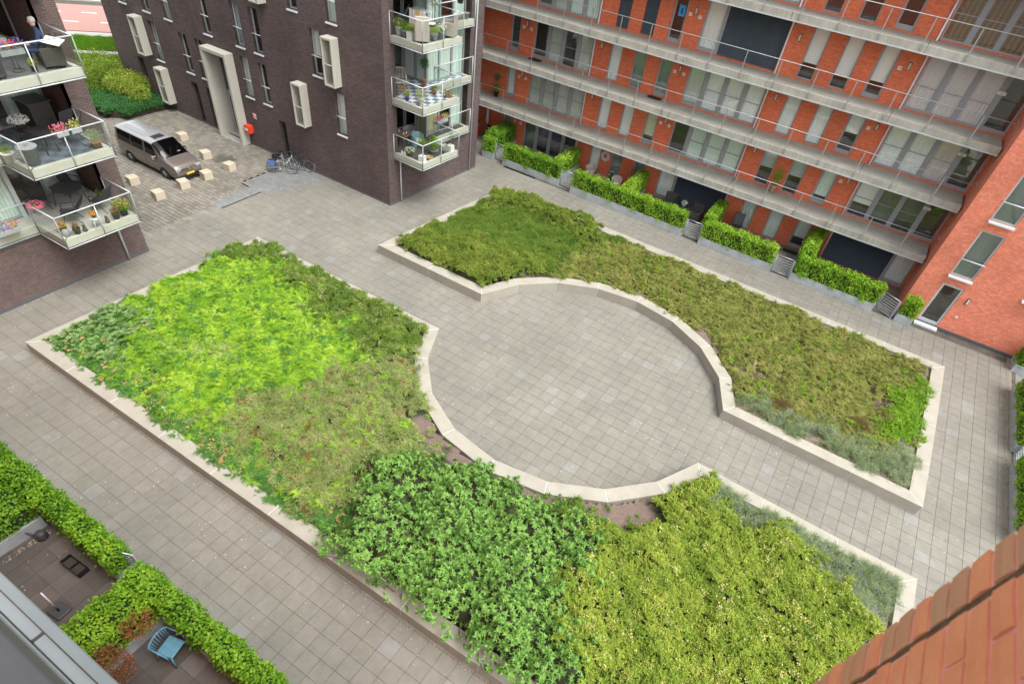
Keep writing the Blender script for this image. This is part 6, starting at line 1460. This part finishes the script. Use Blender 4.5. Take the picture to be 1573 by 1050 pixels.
# terraces in front of the red building
table('low pale wooden bench table between the pale wicker chairs', -20.6, 15.75, 0, .1, 1.0, .4, .45, 'pale_wood', 'pale_wood')
tub_chair('pale pink wicker chair left of the bench table, against the brick', -21.55, 15.7, 0, math.radians(160), 'pale_rattan', 'pale wicker chairs on the terrace', .85)
tub_chair('pale pink wicker chair right of the white flowering pot', -19.55, 15.4, 0, math.radians(190), 'pale_rattan', 'pale wicker chairs on the terrace', .85)
pot_plant('green plant with white flowers in a pale pot between the wicker chairs', -20.05, 15.65, 0, 'white_plastic', .17, .35, 'ivy_leaf', .2, .6, 420, .06, 'flower_white', 30, grp='plants on the terraces')
w_ = thing('wreath', 'white blossom wreath hanging on the brick between two windows', 'wreath', (-21.04, YF-.05, 1.35)); n = 900; a = RNG.uniform(0, 2*PI, n); rr = .22+.08*rand_unit(n)[:, 0]; P = np.stack([-21.04+rr*np.cos(a), YF-.06-.06*RNG.random(n), 1.35+rr*np.sin(a)], 1); leaf_obj('blossom', w_, P, rand_unit(n), rand_unit(n), np.full(n, .06), np.full(n, .05), 'flower_white', .1); MB().torus((-21.04, YF-.04, 1.35), .22, .03, (0, 1, 0)).build('ring', 'pale_wood', w_)
GD = 'dark lounge chairs on the terrace'
box_chair('dark padded lounge chair left of the small round terrace table', -15.95, 15.6, 0, math.radians(200), 'dark_rattan', GD, .36, .95, 'dark_grey'); box_chair('dark padded lounge chair right of the small round terrace table', -14.3, 15.35, 0, math.radians(165), 'dark_rattan', GD, .36, .95, 'dark_grey')
table('small dark round table before the dark shutter', -15.1, 15.5, 0, 0, .6, .6, .5, 'dark_grey', 'dark_grey', 18); pot_plant('white flowering plant on the small dark round table', -15.1, 15.5, .5, 'white_plastic', .12, .16, 'fresh_leaf', .18, .2, 160, .05, 'flower_white', 50, grp='plants on the terraces')
pot_plant('green watering pot standing by the dark lounge chair', -13.7, 15.75, 0, 'green_plastic', .12, .35, 'fresh_leaf', .05, .05, 20, grp='plants on the terraces')
sling_chair('dark folding chair against the curtained terrace window', -11.8, 15.75, 0, math.radians(190), 'dark_grey', grp='folding chairs')
pot_plant('small magenta flowering plant beside the glazed terrace door', -9.3, 15.7, 0, 'terracotta', .12, .2, 'red_leaf', .2, .2, 180, .05, 'flower_magenta', 40, grp='plants on the terraces')
lf = RNG.random((160, 2)); P = np.stack([-3.4+lf[:, 0]*.9, 15.2+lf[:, 1]*1.0, .02+0*lf[:, 0]], 1); stuff(leaf_obj('fallen_leaves', None, P, norm(rand_unit(160)*np.array([1, 1, .2])), np.tile([0, 0, 1.], (160, 1)), np.full(160, .08), np.full(160, .05), 'dry_leaf', .1))
def scooter(label, x, y, rz):
    t = thing('motor_scooter', label, 'scooter', (0, 0, 0), 'red scooters')
    for cx in (-.6, .6): w = MB().torus((cx, 0, .24), .19, .055, (0, 1, 0), 18, 8).build('tyre', 'rubber', t); MB().tube((cx, -.04, .24), (cx, .04, .24), .13, 14).build('rim', 'chrome', w)
    MB().box(-.85, -.15, -.17, .17, .35, .68).build('tail_body', 'scooter_red', t, bevel=.08); MB().box(-.2, .35, -.17, .17, .24, .30).build('floor_board', 'scooter_red', t, bevel=.02); m = MB(); m.prism([(.32, -.2), (.42, -.14), (.46, 0), (.42, .14), (.32, .2), (.36, 0)], .25, .92); m.build('leg_shield', 'scooter_red', t, bevel=.01)
    MB().box(-.82, -.15, -.13, .13, .69, .78).build('saddle', 'black_plastic', t, bevel=.04); MB().torus((.6, 0, .26), .24, .05, (0, 1, 0), 12, 6, -.2, 2.6).build('mudguard', 'scooter_red', t)
    MB().path([(.36, -.32, 1.02), (.42, 0, 1.0), (.36, .32, 1.02)], .02).tube((.58, 0, .3), (.42, 0, 1.0), .025).build('handlebar', 'chrome', t); MB().box(.4, .5, -.08, .08, .92, 1.06).build('headlamp_cowl', 'scooter_red', t, bevel=.03); MB().tube((.5, 0, .99), (.52, 0, .99), .06, 12).build('headlight', 'chrome', t)
    return place(t, x, y, 0, rz)
scooter('red motor scooter parked closest to the dark brick corner', -30.2, 15.4, math.radians(-60)); scooter('red motor scooter half hidden behind the first hedge', -29.2, 15.6, math.radians(-50))
t = thing('folded_parasol', 'folded grey parasol hanging against the orange brick wall', 'parasol', (-29.9, 16.2, .0)); MB().tube((-29.9, 16.25, .1), (-29.9, 16.25, 2.3), .02).build('pole', 'galvanised', t); MB().lathe([(.03, .75), (.11, 1.0), (.09, 1.6), (.05, 2.1), (.02, 2.2)], -29.9, 16.25, 10).build('canopy', 'cream_cushion', t)
pot_plant('clipped standard tree in a black pot on the first gallery', -29.25, 16.1, FL[1], 'black_plastic', .17, .3, 'hedge_leaf', .22, .5, 500, .07, None, 0, grp='plants on the galleries'); 
blob_leaves((-29.25, 16.1, FL[1]+1.15), (.19, .19, .2), 350, .06, 'ivy_leaf', 'foliage', bpy.data.objects[[o.name for o in bpy.data.objects if o.get('label') == 'clipped standard tree in a black pot on the first gallery'][0]])
pot_plant('variegated plant in a tall brown urn on the first gallery', -10.82, 16.15, FL[1], 'teak', .19, .42, 'mound_leaf', .24, .8, 420, .09, None, 0, shape='urn', grp='plants on the galleries', stem=.1)
for x, y, z, l in ((-26.75, 16.2, FL[2], 'black doormat on the second gallery near the dark brick building'), (-18.8, 16.2, FL[2], 'black doormat on the second gallery before the grey blind door'), (-8.5, 16.0, 0, 'black oval doormat on the terrace by the glazed door')):
    o = MB((x, y, z)).prism([(-.38, -.2), (.38, -.2), (.42, 0), (.38, .2), (-.38, .2), (-.42, 0)], .002, .018).build('doormat', 'rubber', None, loc=(x, y, z)); tag(o, l, 'doormat', 'black doormats')

# near patio
watering_can('dark blue grey watering can beside the grey trough wall on the patio', -22.25, -17.5, 0, math.radians(230), 'blue_dark', 1.0) if 'blue_dark' in MATS else watering_can('dark blue grey watering can beside the grey trough wall on the patio', -22.2, -17.45, 0, math.radians(215), 'dark_grey', 1.15)
t = thing('crate', 'black plastic crate with two compartments on the patio', 'crate', (-20.6, -17.47, 0)); m = MB((-20.6, -17.47, 0), .05)
m.box(-.37, .37, -.15, -.13, 0, .22).box(-.37, .37, .13, .15, 0, .22).box(-.37, -.35, -.13, .13, 0, .22).box(.35, .37, -.13, .13, 0, .22).box(-.01, .01, -.13, .13, 0, .2).box(-.35, .35, -.13, .13, 0, .03); m.build('body', 'black_plastic', t, bevel=.004); MB((-20.6, -17.47, 0), .05).box(-.35, .35, -.12, .12, .03, .1).build('soil_fill', 'soil_dark', t)
t = thing('parasol_base', 'dark square parasol base with a short white pole on the patio', 'parasol base', (-19.75, -18.42, 0)); MB((-19.75, -18.42, 0), .1).box(-.23, .23, -.19, .19, 0, .07).build('base_plate', 'dark_grey', t, bevel=.03); MB().tube((-19.75, -18.42, .05), (-19.75, -18.42, .22), .03).build('sleeve', 'black_plastic', t); MB().tube((-19.75, -18.42, .2), (-19.8, -18.43, 1.0), .018).build('pole', 'white_plastic', t)
resin_chair('faded blue plastic garden chair under the patio hedge', -16.45, -17.45, 0, math.radians(-75), 'blue_plastic', None, .8)
for x, y, l in ((-7.84, 9.37, 'thin metal garden light in the northern bed near the tall hedge'), (-17.9, 9.55, 'thin metal garden light in the northern bed near the wicker chair hedge'), (-23.1, -12.7, 'thin metal garden light in the dark feathery strip of the southern bed')):
    t = thing('garden_light', l, 'garden light', (x, y, .36), 'garden lights'); MB().tube((x, y, .3), (x, y, .95), .02).build('post', 'galvanised', t); MB().box(x-.06, x+.06, y-.03, y+.03, .93, .97).build('lamp_head', 'galvanised', t)
plain('pebble', (.36, .29, .22), .8, var=.5, scale=25)
pg = MB()
def pebbles(x0, x1, y0, y1, n, r0=.014, r1=.03):
    for _ in range(n):
        x, y, r = RNG.uniform(x0, x1), RNG.uniform(y0, y1), RNG.uniform(r0, r1); a = RNG.uniform(0, PI)
        c_, s_ = math.cos(a)*r, math.sin(a)*r*.7
        pg.face([(x+c_, y+s_, .004), (x-s_, y+c_, .004), (x, y, .004+r)]); pg.face([(x-s_, y+c_, .004), (x-c_, y-s_, .004), (x, y, .004+r)]); pg.face([(x-c_, y-s_, .004), (x+s_, y-c_, .004), (x, y, .004+r)]); pg.face([(x+s_, y-c_, .004), (x+c_, y+s_, .004), (x, y, .004+r)])
pebbles(2.9, 3.04, 1, 13.5, 1500); pebbles(-7.4, 0, .05, .14, 260, .008, .018); pebbles(-22.35, -22.2, -18.5, -17.2, 90); pebbles(-30, -8, -16.46, -16.38, 500, .01, .02); pebbles(-32.94, -32.85, -17, -6.7, 300, .01, .025)
stuff(pg.build('gravel', 'pebble'))
